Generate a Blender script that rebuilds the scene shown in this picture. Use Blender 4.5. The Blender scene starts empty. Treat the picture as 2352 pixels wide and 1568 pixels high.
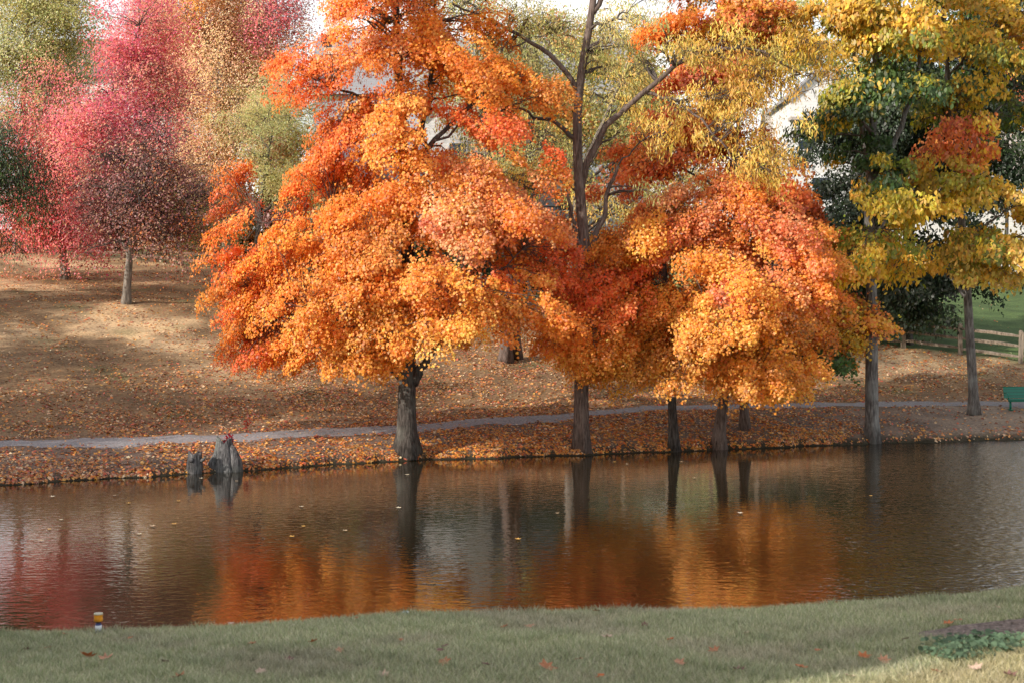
import bpy, math, numpy as np
from mathutils import Vector
R = np.random.default_rng(11)
C = bpy.context.scene.collection
sc = bpy.context.scene
F = 1500.0; CAMZ = 5.2; HY = 300.0; K = 1024/2352

# ------------------------------------------------------------------ helpers
def at(px, py, Y):
    """point of the world at depth Y for a place measured on the photograph"""
    px *= K; py *= K
    return np.array([(px-512)/F*Y, Y, CAMZ-(py-HY)/F*Y])

def tag(o, label=None, cat=None, group=None, kind=None):
    if label: o['label'] = label
    if cat: o['category'] = cat
    if group: o['group'] = group
    if kind: o['kind'] = kind
    return o

def empty(name, loc, rz=0):
    o = bpy.data.objects.new(name, None); C.objects.link(o)
    o.location = loc; o.rotation_euler = (0, 0, rz); o.empty_display_size = .2
    return o

class MB:
    def __init__(s): s.v = []; s.f = []; s.n = 0; s.sm = []
    def add(s, v, f, smooth=False):
        s.v.append(np.asarray(v, float).reshape(-1, 3))
        for q in f: s.f.append(tuple(i+s.n for i in q)); s.sm.append(smooth)
        s.n += len(s.v[-1])
    def box(s, c, h, rz=0, rx=0, ry=0, bev=0):
        c = np.array(c, float); hx, hy, hz = h
        if bev > 0:
            b = bev; P = []
            for z, ins in ((-hz, b), (-hz+b, 0), (hz-b, 0), (hz, b)):
                x, y = hx-ins, hy-ins
                P += [(-x, -y, z), (x, -y, z), (x, y, z), (-x, y, z)]
            P = np.array(P, float); f = [(3, 2, 1, 0), (12, 13, 14, 15)]
            for k in range(3):
                for i in range(4):
                    j = (i+1) % 4; f.append((k*4+i, k*4+j, k*4+4+j, k*4+4+i))
        else:
            P = np.array([(-hx,-hy,-hz),(hx,-hy,-hz),(hx,hy,-hz),(-hx,hy,-hz),(-hx,-hy,hz),(hx,-hy,hz),(hx,hy,hz),(-hx,hy,hz)], float)
            f = [(3,2,1,0),(4,5,6,7),(0,1,5,4),(1,2,6,5),(2,3,7,6),(3,0,4,7)]
        for a, (i, j) in ((rx, (1, 2)), (ry, (2, 0)), (rz, (0, 1))):
            if a:
                ca, sa = math.cos(a), math.sin(a)
                Q = P.copy(); Q[:, i] = P[:, i]*ca-P[:, j]*sa; Q[:, j] = P[:, i]*sa+P[:, j]*ca; P = Q
        s.add(P+c, f)
    def tube(s, pts, rad, seg=6, cap=True, lobes=None, smooth=True):
        pts = np.asarray(pts, float); n = len(pts); rad = np.broadcast_to(rad, (n,))
        T = np.gradient(pts, axis=0); T /= np.linalg.norm(T, axis=1)[:, None]+1e-9
        ref = np.array([0, 1, 0.]) if abs(T[0][1]) < .9 else np.array([1, 0, 0.])
        V = []
        th = np.arange(seg)/seg*2*math.pi
        for i in range(n):
            a = np.cross(T[i], ref); a /= np.linalg.norm(a); b = np.cross(T[i], a)
            rr = rad[i]*(np.ones(seg) if lobes is None else lobes(th, i/(n-1)))
            V.append(pts[i]+np.outer(np.cos(th)*rr, a)+np.outer(np.sin(th)*rr, b))
        f = []
        for i in range(n-1):
            for j in range(seg):
                k = (j+1) % seg
                f.append((i*seg+j, i*seg+k, (i+1)*seg+k, (i+1)*seg+j))
        if cap: f.append(tuple(range(seg))[::-1]); f.append(tuple((n-1)*seg+j for j in range(seg)))
        s.add(np.concatenate(V), f, smooth)
    def lathe(s, c, prof, seg=20):
        th = np.arange(seg)/seg*2*math.pi; V = []; f = []
        for r, z in prof: V += [(c[0]+r*math.cos(t), c[1]+r*math.sin(t), c[2]+z) for t in th]
        for i in range(len(prof)-1):
            for j in range(seg):
                k = (j+1) % seg; f.append((i*seg+j, i*seg+k, (i+1)*seg+k, (i+1)*seg+j))
        f.append(tuple(range(seg))[::-1]); f.append(tuple((len(prof)-1)*seg+j for j in range(seg)))
        s.add(V, f, True)
    def build(s, name, mat, parent=None):
        me = bpy.data.meshes.new(name)
        me.from_pydata(np.concatenate(s.v).tolist(), [], s.f)
        me.polygons.foreach_set('use_smooth', s.sm); me.update()
        me.materials.append(mat)
        o = bpy.data.objects.new(name, me); C.objects.link(o)
        if parent: o.parent = parent
        return o

def polys(name, V, nv, mat, parent=None, col=None, smooth=False):
    """V: (N,nv,3) every row one polygon; col (N,3) one colour per polygon"""
    N = len(V); me = bpy.data.meshes.new(name)
    me.vertices.add(N*nv); me.vertices.foreach_set('co', V.astype(np.float32).ravel())
    me.loops.add(N*nv); me.loops.foreach_set('vertex_index', np.arange(N*nv, dtype=np.int32))
    me.polygons.add(N); me.polygons.foreach_set('loop_start', np.arange(0, N*nv, nv, dtype=np.int32))
    me.polygons.foreach_set('loop_total', np.full(N, nv, np.int32))
    if col is not None:
        a = me.attributes.new('col', 'FLOAT_COLOR', 'POINT')
        cc = np.ones((N, nv, 4), np.float32)
        cc[:, :, :3] = col[:, None, :] if col.ndim == 2 else col
        a.data.foreach_set('color', cc.ravel())
    me.update(calc_edges=True); me.materials.append(mat)
    o = bpy.data.objects.new(name, me); C.objects.link(o)
    if parent: o.parent = parent
    return o

def unit(v): return v/(np.linalg.norm(v, axis=-1, keepdims=True)+1e-9)

# ------------------------------------------------------------------ materials
def newmat(name):
    m = bpy.data.materials.new(name); m.use_nodes = True
    nt = m.node_tree; nt.nodes.clear()
    out = nt.nodes.new('ShaderNodeOutputMaterial')
    return m, nt, out
def N(nt, t, **kw):
    n = nt.nodes.new(t)
    for k, v in kw.items():
        if k in n.inputs: n.inputs[k].default_value = v
        else: setattr(n, k, v)
    return n
def ramp(nt, stops):
    n = nt.nodes.new('ShaderNodeValToRGB'); e = n.color_ramp.elements
    while len(e) < len(stops): e.new(.5)
    for i, (p, c) in enumerate(stops): e[i].position = p; e[i].color = (*c, 1)
    return n
def L(nt, a, b): nt.links.new(a, b)

def leafmat(name, transl=.42, gloss=.03):
    m, nt, out = newmat(name)
    a = N(nt, 'ShaderNodeAttribute', attribute_name='col')
    d = N(nt, 'ShaderNodeBsdfDiffuse'); t = N(nt, 'ShaderNodeBsdfTranslucent')
    g = N(nt, 'ShaderNodeBsdfGlossy', Roughness=.45)
    hs = N(nt, 'ShaderNodeHueSaturation', Saturation=1.14, Value=1.2)
    L(nt, a.outputs['Color'], d.inputs['Color']); L(nt, a.outputs['Color'], hs.inputs['Color'])
    L(nt, hs.outputs[0], t.inputs['Color'])
    mx = N(nt, 'ShaderNodeMixShader'); mx.inputs[0].default_value = transl
    L(nt, d.outputs[0], mx.inputs[1]); L(nt, t.outputs[0], mx.inputs[2])
    m2 = N(nt, 'ShaderNodeMixShader'); m2.inputs[0].default_value = gloss
    L(nt, mx.outputs[0], m2.inputs[1]); L(nt, g.outputs[0], m2.inputs[2])
    L(nt, m2.outputs[0], out.inputs[0]); return m

def barkmat(name, c1, c2, scale=9, moss=None):
    m, nt, out = newmat(name)
    tc = N(nt, 'ShaderNodeNewGeometry')
    mp = N(nt, 'ShaderNodeMapping'); mp.inputs['Scale'].default_value = (scale, scale, scale*.16)
    L(nt, tc.outputs['Position'], mp.inputs[0])
    n1 = N(nt, 'ShaderNodeTexNoise', Scale=1.6, Detail=6, Roughness=.65); L(nt, mp.outputs[0], n1.inputs['Vector'])
    n2 = N(nt, 'ShaderNodeTexNoise', Scale=1.3, Detail=3); L(nt, tc.outputs['Position'], n2.inputs['Vector'])
    r = ramp(nt, [(.32, tuple(x*.35 for x in c1)), (.5, c1), (.7, c2)]); L(nt, n1.outputs[0], r.inputs[0])
    mx = N(nt, 'ShaderNodeMixRGB', blend_type='MIX')
    r2 = ramp(nt, [(.48, (0, 0, 0)), (.68, (.55, .55, .55))]); L(nt, n2.outputs[0], r2.inputs[0])
    L(nt, r2.outputs[0], mx.inputs[0]); L(nt, r.outputs[0], mx.inputs[1])
    mx.inputs[2].default_value = (*(moss or tuple(x*1.3 for x in c2)), 1)
    p = N(nt, 'ShaderNodeBsdfPrincipled', Roughness=.9); p.inputs['Specular IOR Level'].default_value = .2
    L(nt, mx.outputs[0], p.inputs['Base Color'])
    b = N(nt, 'ShaderNodeBump', Strength=.9, Distance=.05); L(nt, n1.outputs[0], b.inputs['Height'])
    L(nt, b.outputs[0], p.inputs['Normal']); L(nt, p.outputs[0], out.inputs[0]); return m

def plain(name, col, rough=.7, var=.25, scale=6, bump=0, metal=0, spec=.4):
    m, nt, out = newmat(name)
    tc = N(nt, 'ShaderNodeNewGeometry')
    n = N(nt, 'ShaderNodeTexNoise', Scale=scale, Detail=5); L(nt, tc.outputs['Position'], n.inputs['Vector'])
    r = ramp(nt, [(.3, tuple(c*(1-var) for c in col)), (.7, tuple(min(1, c*(1+var)) for c in col))])
    L(nt, n.outputs[0], r.inputs[0])
    p = N(nt, 'ShaderNodeBsdfPrincipled', Roughness=rough, Metallic=metal); p.inputs['Specular IOR Level'].default_value = spec
    L(nt, r.outputs[0], p.inputs['Base Color'])
    if bump:
        b = N(nt, 'ShaderNodeBump', Strength=.7, Distance=bump); L(nt, n.outputs[0], b.inputs['Height']); L(nt, b.outputs[0], p.inputs['Normal'])
    L(nt, p.outputs[0], out.inputs[0]); return m

def siding(name, col, pitch=.14, horiz=True, dark=.72):
    m, nt, out = newmat(name)
    tc = N(nt, 'ShaderNodeNewGeometry'); sx = N(nt, 'ShaderNodeSeparateXYZ'); L(nt, tc.outputs['Position'], sx.inputs[0])
    d = N(nt, 'ShaderNodeMath', operation='DIVIDE'); L(nt, sx.outputs['Z'], d.inputs[0]); d.inputs[1].default_value = pitch
    fr = N(nt, 'ShaderNodeMath', operation='FRACT'); L(nt, d.outputs[0], fr.inputs[0])
    r = ramp(nt, [(0, tuple(c*dark*.7 for c in col)), (.14, tuple(c*.95 for c in col)), (1, col)]); L(nt, fr.outputs[0], r.inputs[0])
    n = N(nt, 'ShaderNodeTexNoise', Scale=4, Detail=5); L(nt, tc.outputs['Position'], n.inputs['Vector'])
    mx = N(nt, 'ShaderNodeMixRGB', blend_type='MULTIPLY'); mx.inputs[0].default_value = .25
    L(nt, r.outputs[0], mx.inputs[1]); L(nt, n.outputs[0], mx.inputs[2])
    p = N(nt, 'ShaderNodeBsdfPrincipled', Roughness=.7); L(nt, mx.outputs[0], p.inputs['Base Color'])
    b = N(nt, 'ShaderNodeBump', Strength=.5, Distance=.02); L(nt, fr.outputs[0], b.inputs['Height']); L(nt, b.outputs[0], p.inputs['Normal'])
    L(nt, p.outputs[0], out.inputs[0]); return m

M = {}
M['leaf'] = leafmat('leaf'); M['litter'] = leafmat('leaf litter', .15, .04)
M['grass'] = leafmat('grass blades', .25, .06)
M['bark_dark'] = barkmat('dark ridged bark', (.065, .055, .048), (.16, .14, .125), 10, (.18, .18, .155))
M['bark_brown'] = barkmat('brown bark', (.14, .1, .082), (.26, .2, .17), 11, (.22, .17, .15))
M['bark_grey'] = barkmat('grey flaky bark', (.13, .115, .105), (.29, .27, .25), 9, (.3, .3, .28))
M['bark_pale'] = barkmat('pale bark', (.2, .17, .14), (.36, .32, .27), 8, (.4, .37, .32))
M['stump'] = barkmat('weathered stump wood', (.1, .095, .095), (.27, .255, .25), 14, (.22, .24, .21))
M['twig'] = plain('twig bark', (.1, .078, .066), .9, .35, 5)
M['twig_pale'] = plain('pale twig bark', (.24, .19, .15), .9, .3, 5)
M['fence'] = barkmat('weathered fence wood', (.24, .19, .14), (.42, .34, .26), 8, (.35, .3, .25))
M['fence_red'] = barkmat('red brown fence wood', (.2, .11, .08), (.3, .19, .14), 8, (.27, .17, .13))
M['roof'] = siding('grey shingles', (.36, .35, .36), .16, dark=.8)
M['roof_tan'] = siding('pale tan shingles', (.56, .5, .45), .15, dark=.75)
M['roof_brown'] = siding('brown shingles', (.22, .19, .16), .16)
M['side_white'] = siding('white siding', (.84, .83, .81), .2, dark=.9)
M['side_grey'] = siding('blue grey siding', (.5, .54, .6), .18, dark=.7)
M['side_tan'] = siding('tan siding', (.84, .81, .77), .18, dark=.9)
M['trim'] = plain('white trim', (.75, .76, .78), .5, .06)
M['gtrim'] = plain('grey trim', (.42, .45, .5), .5, .08)
M['brick'] = plain('chimney stucco', (.62, .54, .42), .85, .15, 3)
M['flue'] = plain('dark flue metal', (.05, .048, .05), .5, .2, 4, 0, .4)
M['deck'] = plain('deck timber', (.1, .07, .055), .85, .3, 5)
M['green'] = plain('green enamel', (.004, .17, .11), .35, .12, 20)
g, nt, out = newmat('window glass')
p = N(nt, 'ShaderNodeBsdfPrincipled', Roughness=.06); p.inputs['Base Color'].default_value = (.03, .045, .07, 1); p.inputs['Specular IOR Level'].default_value = .8
L(nt, p.outputs[0], out.inputs[0]); M['glass'] = g

# ------------------------------------------------------------------ terrain
SX = np.array([-200, -80, -40, -14.4, -9.8, -3.9, 1.8, 8., 13., 19., 40, 80, 200])
SY = np.array([24., 27, 33, 42.3, 44.9, 48.6, 50.3, 52.6, 54.5, 55.8, 57, 57, 57])
def shore(x):
    x = np.asarray(x, float)
    return np.interp(x, SX, SY)+.12*np.sin(x*1.9)+.09*np.sin(x*4.3+1)+.05*np.sin(x*9.1+2)
DL = [(-8, -1.6), (-1.2, -.6), (0, 0), (.35, .17), (1.2, .34), (4, .68), (6.4, .84), (8, 1.05), (28, 5.1), (41, 6.5), (56, 7.9), (80, 9.6), (110, 10), (400, 14), (900, 30)]
DR = [(-8, -1.6), (-1.2, -.6), (0, 0), (.35, .26), (1.2, .5), (4.5, .97), (7, 1.12), (9, 1.4), (16, 2.85), (37, 5.2), (60, 7.6), (80, 8.8), (110, 9.4), (400, 14), (900, 30)]
def sstep(a, b, x): t = np.clip((x-a)/(b-a), 0, 1); return t*t*(3-2*t)
def nz(x, y, s): return np.sin(x*s+1.3)*np.cos(y*s*1.1+.4)+.5*np.sin(x*s*2.1+y*s*1.7)+.3*np.cos(y*s*3.7-x*s*2.9)
def far_h(x, y):
    d = np.maximum(y-shore(x), -21-x)
    a = np.interp(d, *zip(*DL)); b = np.interp(d, *zip(*DR)); w = sstep(-13, 3, x)
    return a*(1-w)+b*w+.05*nz(x, y, .55)*sstep(7, 16, d)+.012*nz(x, y, 2.3)*sstep(.5, 2, d)
CX = np.array([-8, -4.26, -2.6, -.93, 0, 1.9, 2.8, 3.65, 4.26, 6, 12]); CZ = np.array([2.4, 2.43, 2.49, 2.6, 2.605, 2.6, 2.66, 2.715, 2.8, 3.1, 3.6])
def near_h(x, y):
    c = np.interp(x, CX, CZ); yc = 12.5+.1*np.sin(x*.7)
    u = yc-y
    up = c+.075*np.clip(u, 0, 6)+.1*np.clip(u-6, 0, 30)*sstep(0, 1, 1)*.6
    up = up+.012*nz(x, y, 1.7)*sstep(0, .8, u)
    dn = c-.55*np.clip(-u, 0, 12)-.06*0
    edge = sstep(0, .5, -u)
    return np.where(u >= 0, up, np.maximum(dn, -2))
def H(x, y):
    x = np.asarray(x, float); y = np.asarray(y, float)
    return np.maximum(near_h(x, y), np.where(y > 16, far_h(x, y), np.where(x < -21, far_h(x, np.maximum(y, 16)), -2)))
def h1(x, y): return float(H(x, y))
def hit(px, py):
    """where the sight line through a place on the photograph meets the far ground"""
    dx = (px*K-512)/F; dz = -(py*K-HY)/F
    Y = np.arange(36, 160, .02); z = CAMZ+dz*Y; g = far_h(dx*Y, Y)
    i = np.argmax(g >= z) if (g >= z).any() else len(Y)-1
    return dx*Y[i], Y[i], float(g[i])
def hitn(px, py):
    dx = (px*K-512)/F; dz = -(py*K-HY)/F
    Y = np.arange(6, 13.5, .005)[::1]; z = CAMZ+dz*Y; g = near_h(dx*Y, Y)
    i = np.argmax(g >= z) if (g >= z).any() else len(Y)-1
    return dx*Y[i], Y[i], float(g[i])

PD_X = [-60, -16, -11, -4, 2, 5.5, 9, 15, 20, 60]; PD = [5.2, 5., 4.4, 3.5, 4.6, 6.1, 5.9, 5.5, 5.1, 5]
def pathc(x): return shore_s(x)+np.interp(x, PD_X, PD)
def shore_s(x): return np.interp(x, SX, SY)

def grid(name, xs, ys, mat, fz, fcol):
    X, Y = np.meshgrid(xs, ys); Z = fz(X, Y); nx, ny = len(xs), len(ys)
    me = bpy.data.meshes.new(name); V = np.stack([X, Y, Z], -1).reshape(-1, 3)
    idx = np.arange(nx*ny).reshape(ny, nx)
    q = np.stack([idx[:-1, :-1], idx[:-1, 1:], idx[1:, 1:], idx[1:, :-1]], -1).reshape(-1, 4)
    me.vertices.add(len(V)); me.vertices.foreach_set('co', V.astype(np.float32).ravel())
    me.loops.add(q.size); me.loops.foreach_set('vertex_index', q.astype(np.int32).ravel())
    me.polygons.add(len(q)); me.polygons.foreach_set('loop_start', np.arange(0, q.size, 4, dtype=np.int32))
    me.polygons.foreach_set('loop_total', np.full(len(q), 4, np.int32)); me.polygons.foreach_set('use_smooth', np.ones(len(q), bool))
    c = np.ones((len(V), 4), np.float32); c[:, :3] = fcol(V[:, 0], V[:, 1])
    a = me.attributes.new('col', 'FLOAT_COLOR', 'POINT'); a.data.foreach_set('color', c.ravel())
    me.update(calc_edges=True); me.materials.append(mat)
    o = bpy.data.objects.new(name, me); C.objects.link(o); return o

def groundmat(name, s1, s2, stretch=(1, 1, 1), bump=.03, lo=.55, hi=1.45):
    m, nt, out = newmat(name)
    a = N(nt, 'ShaderNodeAttribute', attribute_name='col'); tc = N(nt, 'ShaderNodeNewGeometry')
    mp = N(nt, 'ShaderNodeMapping'); mp.inputs['Scale'].default_value = stretch; L(nt, tc.outputs['Position'], mp.inputs[0])
    n1 = N(nt, 'ShaderNodeTexNoise', Scale=s1, Detail=6, Roughness=.7); L(nt, mp.outputs[0], n1.inputs['Vector'])
    n2 = N(nt, 'ShaderNodeTexNoise', Scale=s2, Detail=4); L(nt, mp.outputs[0], n2.inputs['Vector'])
    r1 = ramp(nt, [(.3, (lo,)*3), (.7, (hi,)*3)]); L(nt, n1.outputs[0], r1.inputs[0])
    r2 = ramp(nt, [(.3, (.72, .72, .74)), (.7, (1.25, 1.22, 1.15))]); L(nt, n2.outputs[0], r2.inputs[0])
    m1 = N(nt, 'ShaderNodeMixRGB', blend_type='MULTIPLY'); m1.inputs[0].default_value = 1
    m2 = N(nt, 'ShaderNodeMixRGB', blend_type='MULTIPLY'); m2.inputs[0].default_value = 1
    L(nt, a.outputs['Color'], m1.inputs[1]); L(nt, r1.outputs[0], m1.inputs[2]); L(nt, m1.outputs[0], m2.inputs[1]); L(nt, r2.outputs[0], m2.inputs[2])
    p = N(nt, 'ShaderNodeBsdfPrincipled', Roughness=.95); p.inputs['Specular IOR Level'].default_value = .15
    L(nt, m2.outputs[0], p.inputs['Base Color'])
    b = N(nt, 'ShaderNodeBump', Strength=.8, Distance=bump); L(nt, n1.outputs[0], b.inputs['Height']); L(nt, b.outputs[0], p.inputs['Normal'])
    L(nt, p.outputs[0], out.inputs[0]); return m

FENCE = [(-44, 101), (-28, 96), (-18, 88.5), (-10.7, 85), (2.1, 84.5), (7, 82.4), (12.85, 77.7), (17.3, 73.5), (20.4, 71.3), (25.2, 68.9), (34, 64)]
fx = np.array([p[0] for p in FENCE]); fy = np.array([p[1] for p in FENCE])
def behind_fence(x, y): return sstep(-.5, .8, y-np.interp(x, fx, fy))
def mixc(a, b, w): return a+(np.array(b)-a)*w[:, None]
def hillcol(x, y):
    d = y-shore(x)
    c = np.tile(np.array([.175, .11, .06]), (len(x), 1))            # dry brown turf
    c = mixc(c, (.43, .295, .17), sstep(-.4, 1.2, nz(x, y, .35)+.4*nz(x, y, 1.3))*.9*sstep(2, -8, x+2)*sstep(9, 20, d))  # pale straw on the left slope, colour brightened to imitate sunlit bands
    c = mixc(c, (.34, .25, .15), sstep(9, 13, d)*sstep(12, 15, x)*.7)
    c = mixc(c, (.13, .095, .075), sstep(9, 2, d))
    c = mixc(c, (.2, .155, .12), sstep(14, 18, x)*sstep(8, 4, d)*.9)
    c = mixc(c, (.09, .1, .04), sstep(.5, 1.6, nz(x, y, .8))*.5*sstep(6, 9, d))
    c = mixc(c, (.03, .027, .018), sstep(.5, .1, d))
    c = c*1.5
    c = mixc(c, (.1, .15, .055), behind_fence(x, y)*sstep(-16, -4, x))
    c = mixc(c, (.16, .15, .08), behind_fence(x, y)*sstep(-4, -16, x))
    return c
M['hill'] = groundmat('leaf strewn turf', 9, .7)
M['lawn'] = groundmat('near lawn soil', 24, 1.2, bump=.01)
xs = np.concatenate([np.linspace(-900, -60, 22)[:-1], np.linspace(-60, -24, 50)[:-1], np.arange(-24, 30, .25), np.linspace(30, 60, 40), np.linspace(60, 900, 22)[1:]])
ys = np.concatenate([np.arange(20, 40, 1.), np.arange(40, 82, .25), np.arange(82, 130, .8), np.linspace(130, 1200, 30)])
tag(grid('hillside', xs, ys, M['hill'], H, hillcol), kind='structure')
def lawncol(x, y):
    c = np.tile(np.array([.26, .26, .16]), (len(x), 1))
    c = mixc(c, (.17, .155, .105), sstep(.2, 1.3, nz(x, y, 1.9)+.5*nz(x, y, .9))*.7)
    return c
xs2 = np.concatenate([np.linspace(-900, -30, 15)[:-1], np.linspace(-30, -8, 30)[:-1], np.arange(-8, 8, .1), np.linspace(8, 30, 30), np.linspace(30, 900, 15)[1:]])
ys2 = np.concatenate([np.linspace(-900, -20, 15)[:-1], np.arange(-20, 6, 1.), np.arange(6, 14, .08), np.arange(14, 20.1, .5)])
tag(grid('lawn', xs2, ys2, M['lawn'], H, lawncol), kind='structure')

# path: a gravel sheet on the bank
mb = MB(); PX = np.arange(-60, 60, .35); rows = 7; V = []
for i, x in enumerate(PX):
    w = .7+.14*math.sin(x*1.3)+.1*math.sin(x*3.1+2)+.06*math.sin(x*7.7)
    w2 = .7+.14*math.sin(x*1.1+3)+.1*math.sin(x*2.7)+.07*math.sin(x*6.3)
    if -15 < x < -9: w += .35*math.sin((x+15)/6*math.pi)
    for k in range(rows):
        t = k/(rows-1); y = pathc(x)-w+(w+w2)*t
        V.append((x, y, h1(x, y)+.02*math.sin(math.pi*t)+.006))
f = [(i*rows+k, (i+1)*rows+k, (i+1)*rows+k+1, i*rows+k+1) for i in range(len(PX)-1) for k in range(rows-1)]
mb.add(V, f, True)
M['gravel'] = plain('grey gravel', (.29, .27, .27), .95, .3, 14, .02, 0, .1)
tag(mb.build('path', M['gravel']), kind='structure')

# ------------------------------------------------------------------ water
m, nt, out = newmat('pond water')
tc = N(nt, 'ShaderNodeNewGeometry'); sx = N(nt, 'ShaderNodeSeparateXYZ'); L(nt, tc.outputs['Position'], sx.inputs[0])
mp = N(nt, 'ShaderNodeMapping'); mp.inputs['Scale'].default_value = (.8, 1.2, 1); mp.inputs['Rotation'].default_value = (0, 0, .12); L(nt, tc.outputs['Position'], mp.inputs[0])
na = N(nt, 'ShaderNodeTexNoise', Scale=5, Detail=2.5, Roughness=.5, Distortion=.4); L(nt, mp.outputs[0], na.inputs['Vector'])
nb = N(nt, 'ShaderNodeTexNoise', Scale=1.7, Detail=1.5); L(nt, mp.outputs[0], nb.inputs['Vector'])
ad = N(nt, 'ShaderNodeMath', operation='MULTIPLY_ADD'); L(nt, nb.outputs[0], ad.inputs[0]); ad.inputs[1].default_value = .6; L(nt, na.outputs[0], ad.inputs[2])
# calm by the stumps, breezier to the right and towards the near bank
wd = N(nt, 'ShaderNodeMath', operation='MULTIPLY_ADD'); L(nt, sx.outputs['Y'], wd.inputs[0]); wd.inputs[1].default_value = -.24; L(nt, sx.outputs['X'], wd.inputs[2])
mr = N(nt, 'ShaderNodeMapRange'); mr.interpolation_type = 'SMOOTHSTEP'
for k, v in (('From Min', -2.5), ('From Max', 5.5), ('To Min', 0), ('To Max', 6)): mr.inputs[k].default_value = v
L(nt, wd.outputs[0], mr.inputs['Value'])
mr2 = N(nt, 'ShaderNodeMapRange'); mr2.interpolation_type = 'SMOOTHSTEP'
for k, v in (('From Min', 46), ('From Max', 32), ('To Min', .3), ('To Max', .55)): mr2.inputs[k].default_value = v
L(nt, sx.outputs['Y'], mr2.inputs['Value'])
rr_ = N(nt, 'ShaderNodeMapRange'); rr_.interpolation_type = 'SMOOTHSTEP'
for k, v in (('From Min', -1.5), ('From Max', 6), ('To Min', .02), ('To Max', .28)): rr_.inputs[k].default_value = v
L(nt, wd.outputs[0], rr_.inputs['Value'])
s = N(nt, 'ShaderNodeMath', operation='ADD'); L(nt, mr.outputs[0], s.inputs[0]); L(nt, mr2.outputs[0], s.inputs[1])
npch = N(nt, 'ShaderNodeTexNoise', Scale=.16, Detail=2); L(nt, tc.outputs['Position'], npch.inputs['Vector'])
rp = ramp(nt, [(.35, (.6, .6, .6)), (.65, (1.3, 1.3, 1.3))]); L(nt, npch.outputs[0], rp.inputs[0])
s2 = N(nt, 'ShaderNodeMath', operation='MULTIPLY'); L(nt, s.outputs[0], s2.inputs[0]); L(nt, rp.outputs[0], s2.inputs[1])
s3 = N(nt, 'ShaderNodeMath', operation='MULTIPLY'); L(nt, s2.outputs[0], s3.inputs[0]); L(nt, ad.outputs[0], s3.inputs[1])
b = N(nt, 'ShaderNodeBump', Strength=1, Distance=.011); L(nt, s3.outputs[0], b.inputs['Height'])
p = N(nt, 'ShaderNodeBsdfPrincipled', Roughness=.02, IOR=1.9); p.inputs['Base Color'].default_value = (.018, .014, .006, 1)
p.inputs['Specular IOR Level'].default_value = .6
L(nt, rr_.outputs[0], p.inputs['Roughness'])
rs_ = N(nt, 'ShaderNodeMapRange'); rs_.interpolation_type = 'SMOOTHSTEP'
for k, v in (('From Min', -2), ('From Max', 4.5), ('To Min', .7), ('To Max', 2.2)): rs_.inputs[k].default_value = v
L(nt, wd.outputs[0], rs_.inputs['Value']); L(nt, rs_.outputs[0], p.inputs['Specular IOR Level'])
L(nt, b.outputs[0], p.inputs['Normal']); L(nt, p.outputs[0], out.inputs[0]); M['water'] = m
mb = MB(); mb.add([(-300, 13, 0), (300, 13, 0), (300, 75, 0), (-300, 75, 0)], [(0, 1, 2, 3)])
tag(mb.build('water', M['water']), kind='structure')

# ------------------------------------------------------------------ trees
def leafshape(kind):
    if kind == 'maple':
        return np.array([(0, -.5), (.22, -.3), (.5, -.28), (.3, -.02), (.48, .25), (.17, .2), (0, .55), (-.17, .2), (-.48, .25), (-.3, -.02), (-.5, -.28), (-.22, -.3)])
    if kind == 'oval': return np.array([(0, -.5), (.2, -.25), (.24, .08), (0, .5), (-.24, .08), (-.2, -.25)])
    if kind == 'slim': return np.array([(0, -.5), (.11, -.1), (0, .5), (-.11, -.1)])
    return np.array([(0, -.5), (.34, 0), (0, .5), (-.34, 0)])
def leaves(name, pos, nrm, size, col, kind, mat, parent=None, down=.5):
    S = leafshape(kind); n = len(pos); nrm = unit(nrm)
    d = np.tile(np.array([0, 0, -1.]), (n, 1))*down+R.normal(0, .6, (n, 3)); 
    d -= nrm*np.sum(d*nrm, 1)[:, None]; d = unit(d); e = np.cross(nrm, d)
    asp = R.uniform(.75, 1.15, n)
    V = pos[:, None]+(e[:, None]*S[None, :, :1]*asp[:, None, None]+d[:, None]*S[None, :, 1:])*size[:, None, None]
    V += nrm[:, None]*(-(np.abs(S[None, :, :1])*.35)*size[:, None, None])   # slight fold along the midrib
    return polys(name, V, len(S), mat, parent, col)

def bez(a, b, c, n=7):
    t = np.linspace(0, 1, n)[:, None]; return (1-t)**2*a+2*t*(1-t)*b+t*t*c
def wob(P, s):
    Q = P.copy(); Q[1:-1] += R.normal(0, s, Q[1:-1].shape); return Q
def resample(P, n):
    P = np.asarray(P, float); s = np.r_[0, np.cumsum(np.linalg.norm(np.diff(P, axis=0), axis=1))]
    t = np.linspace(0, s[-1], n); Q = np.stack([np.interp(t, s, P[:, i]) for i in range(3)], 1)
    for _ in range(2): Q[1:-1] = (Q[:-2]+2*Q[1:-1]+Q[2:])/4
    return Q

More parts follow.
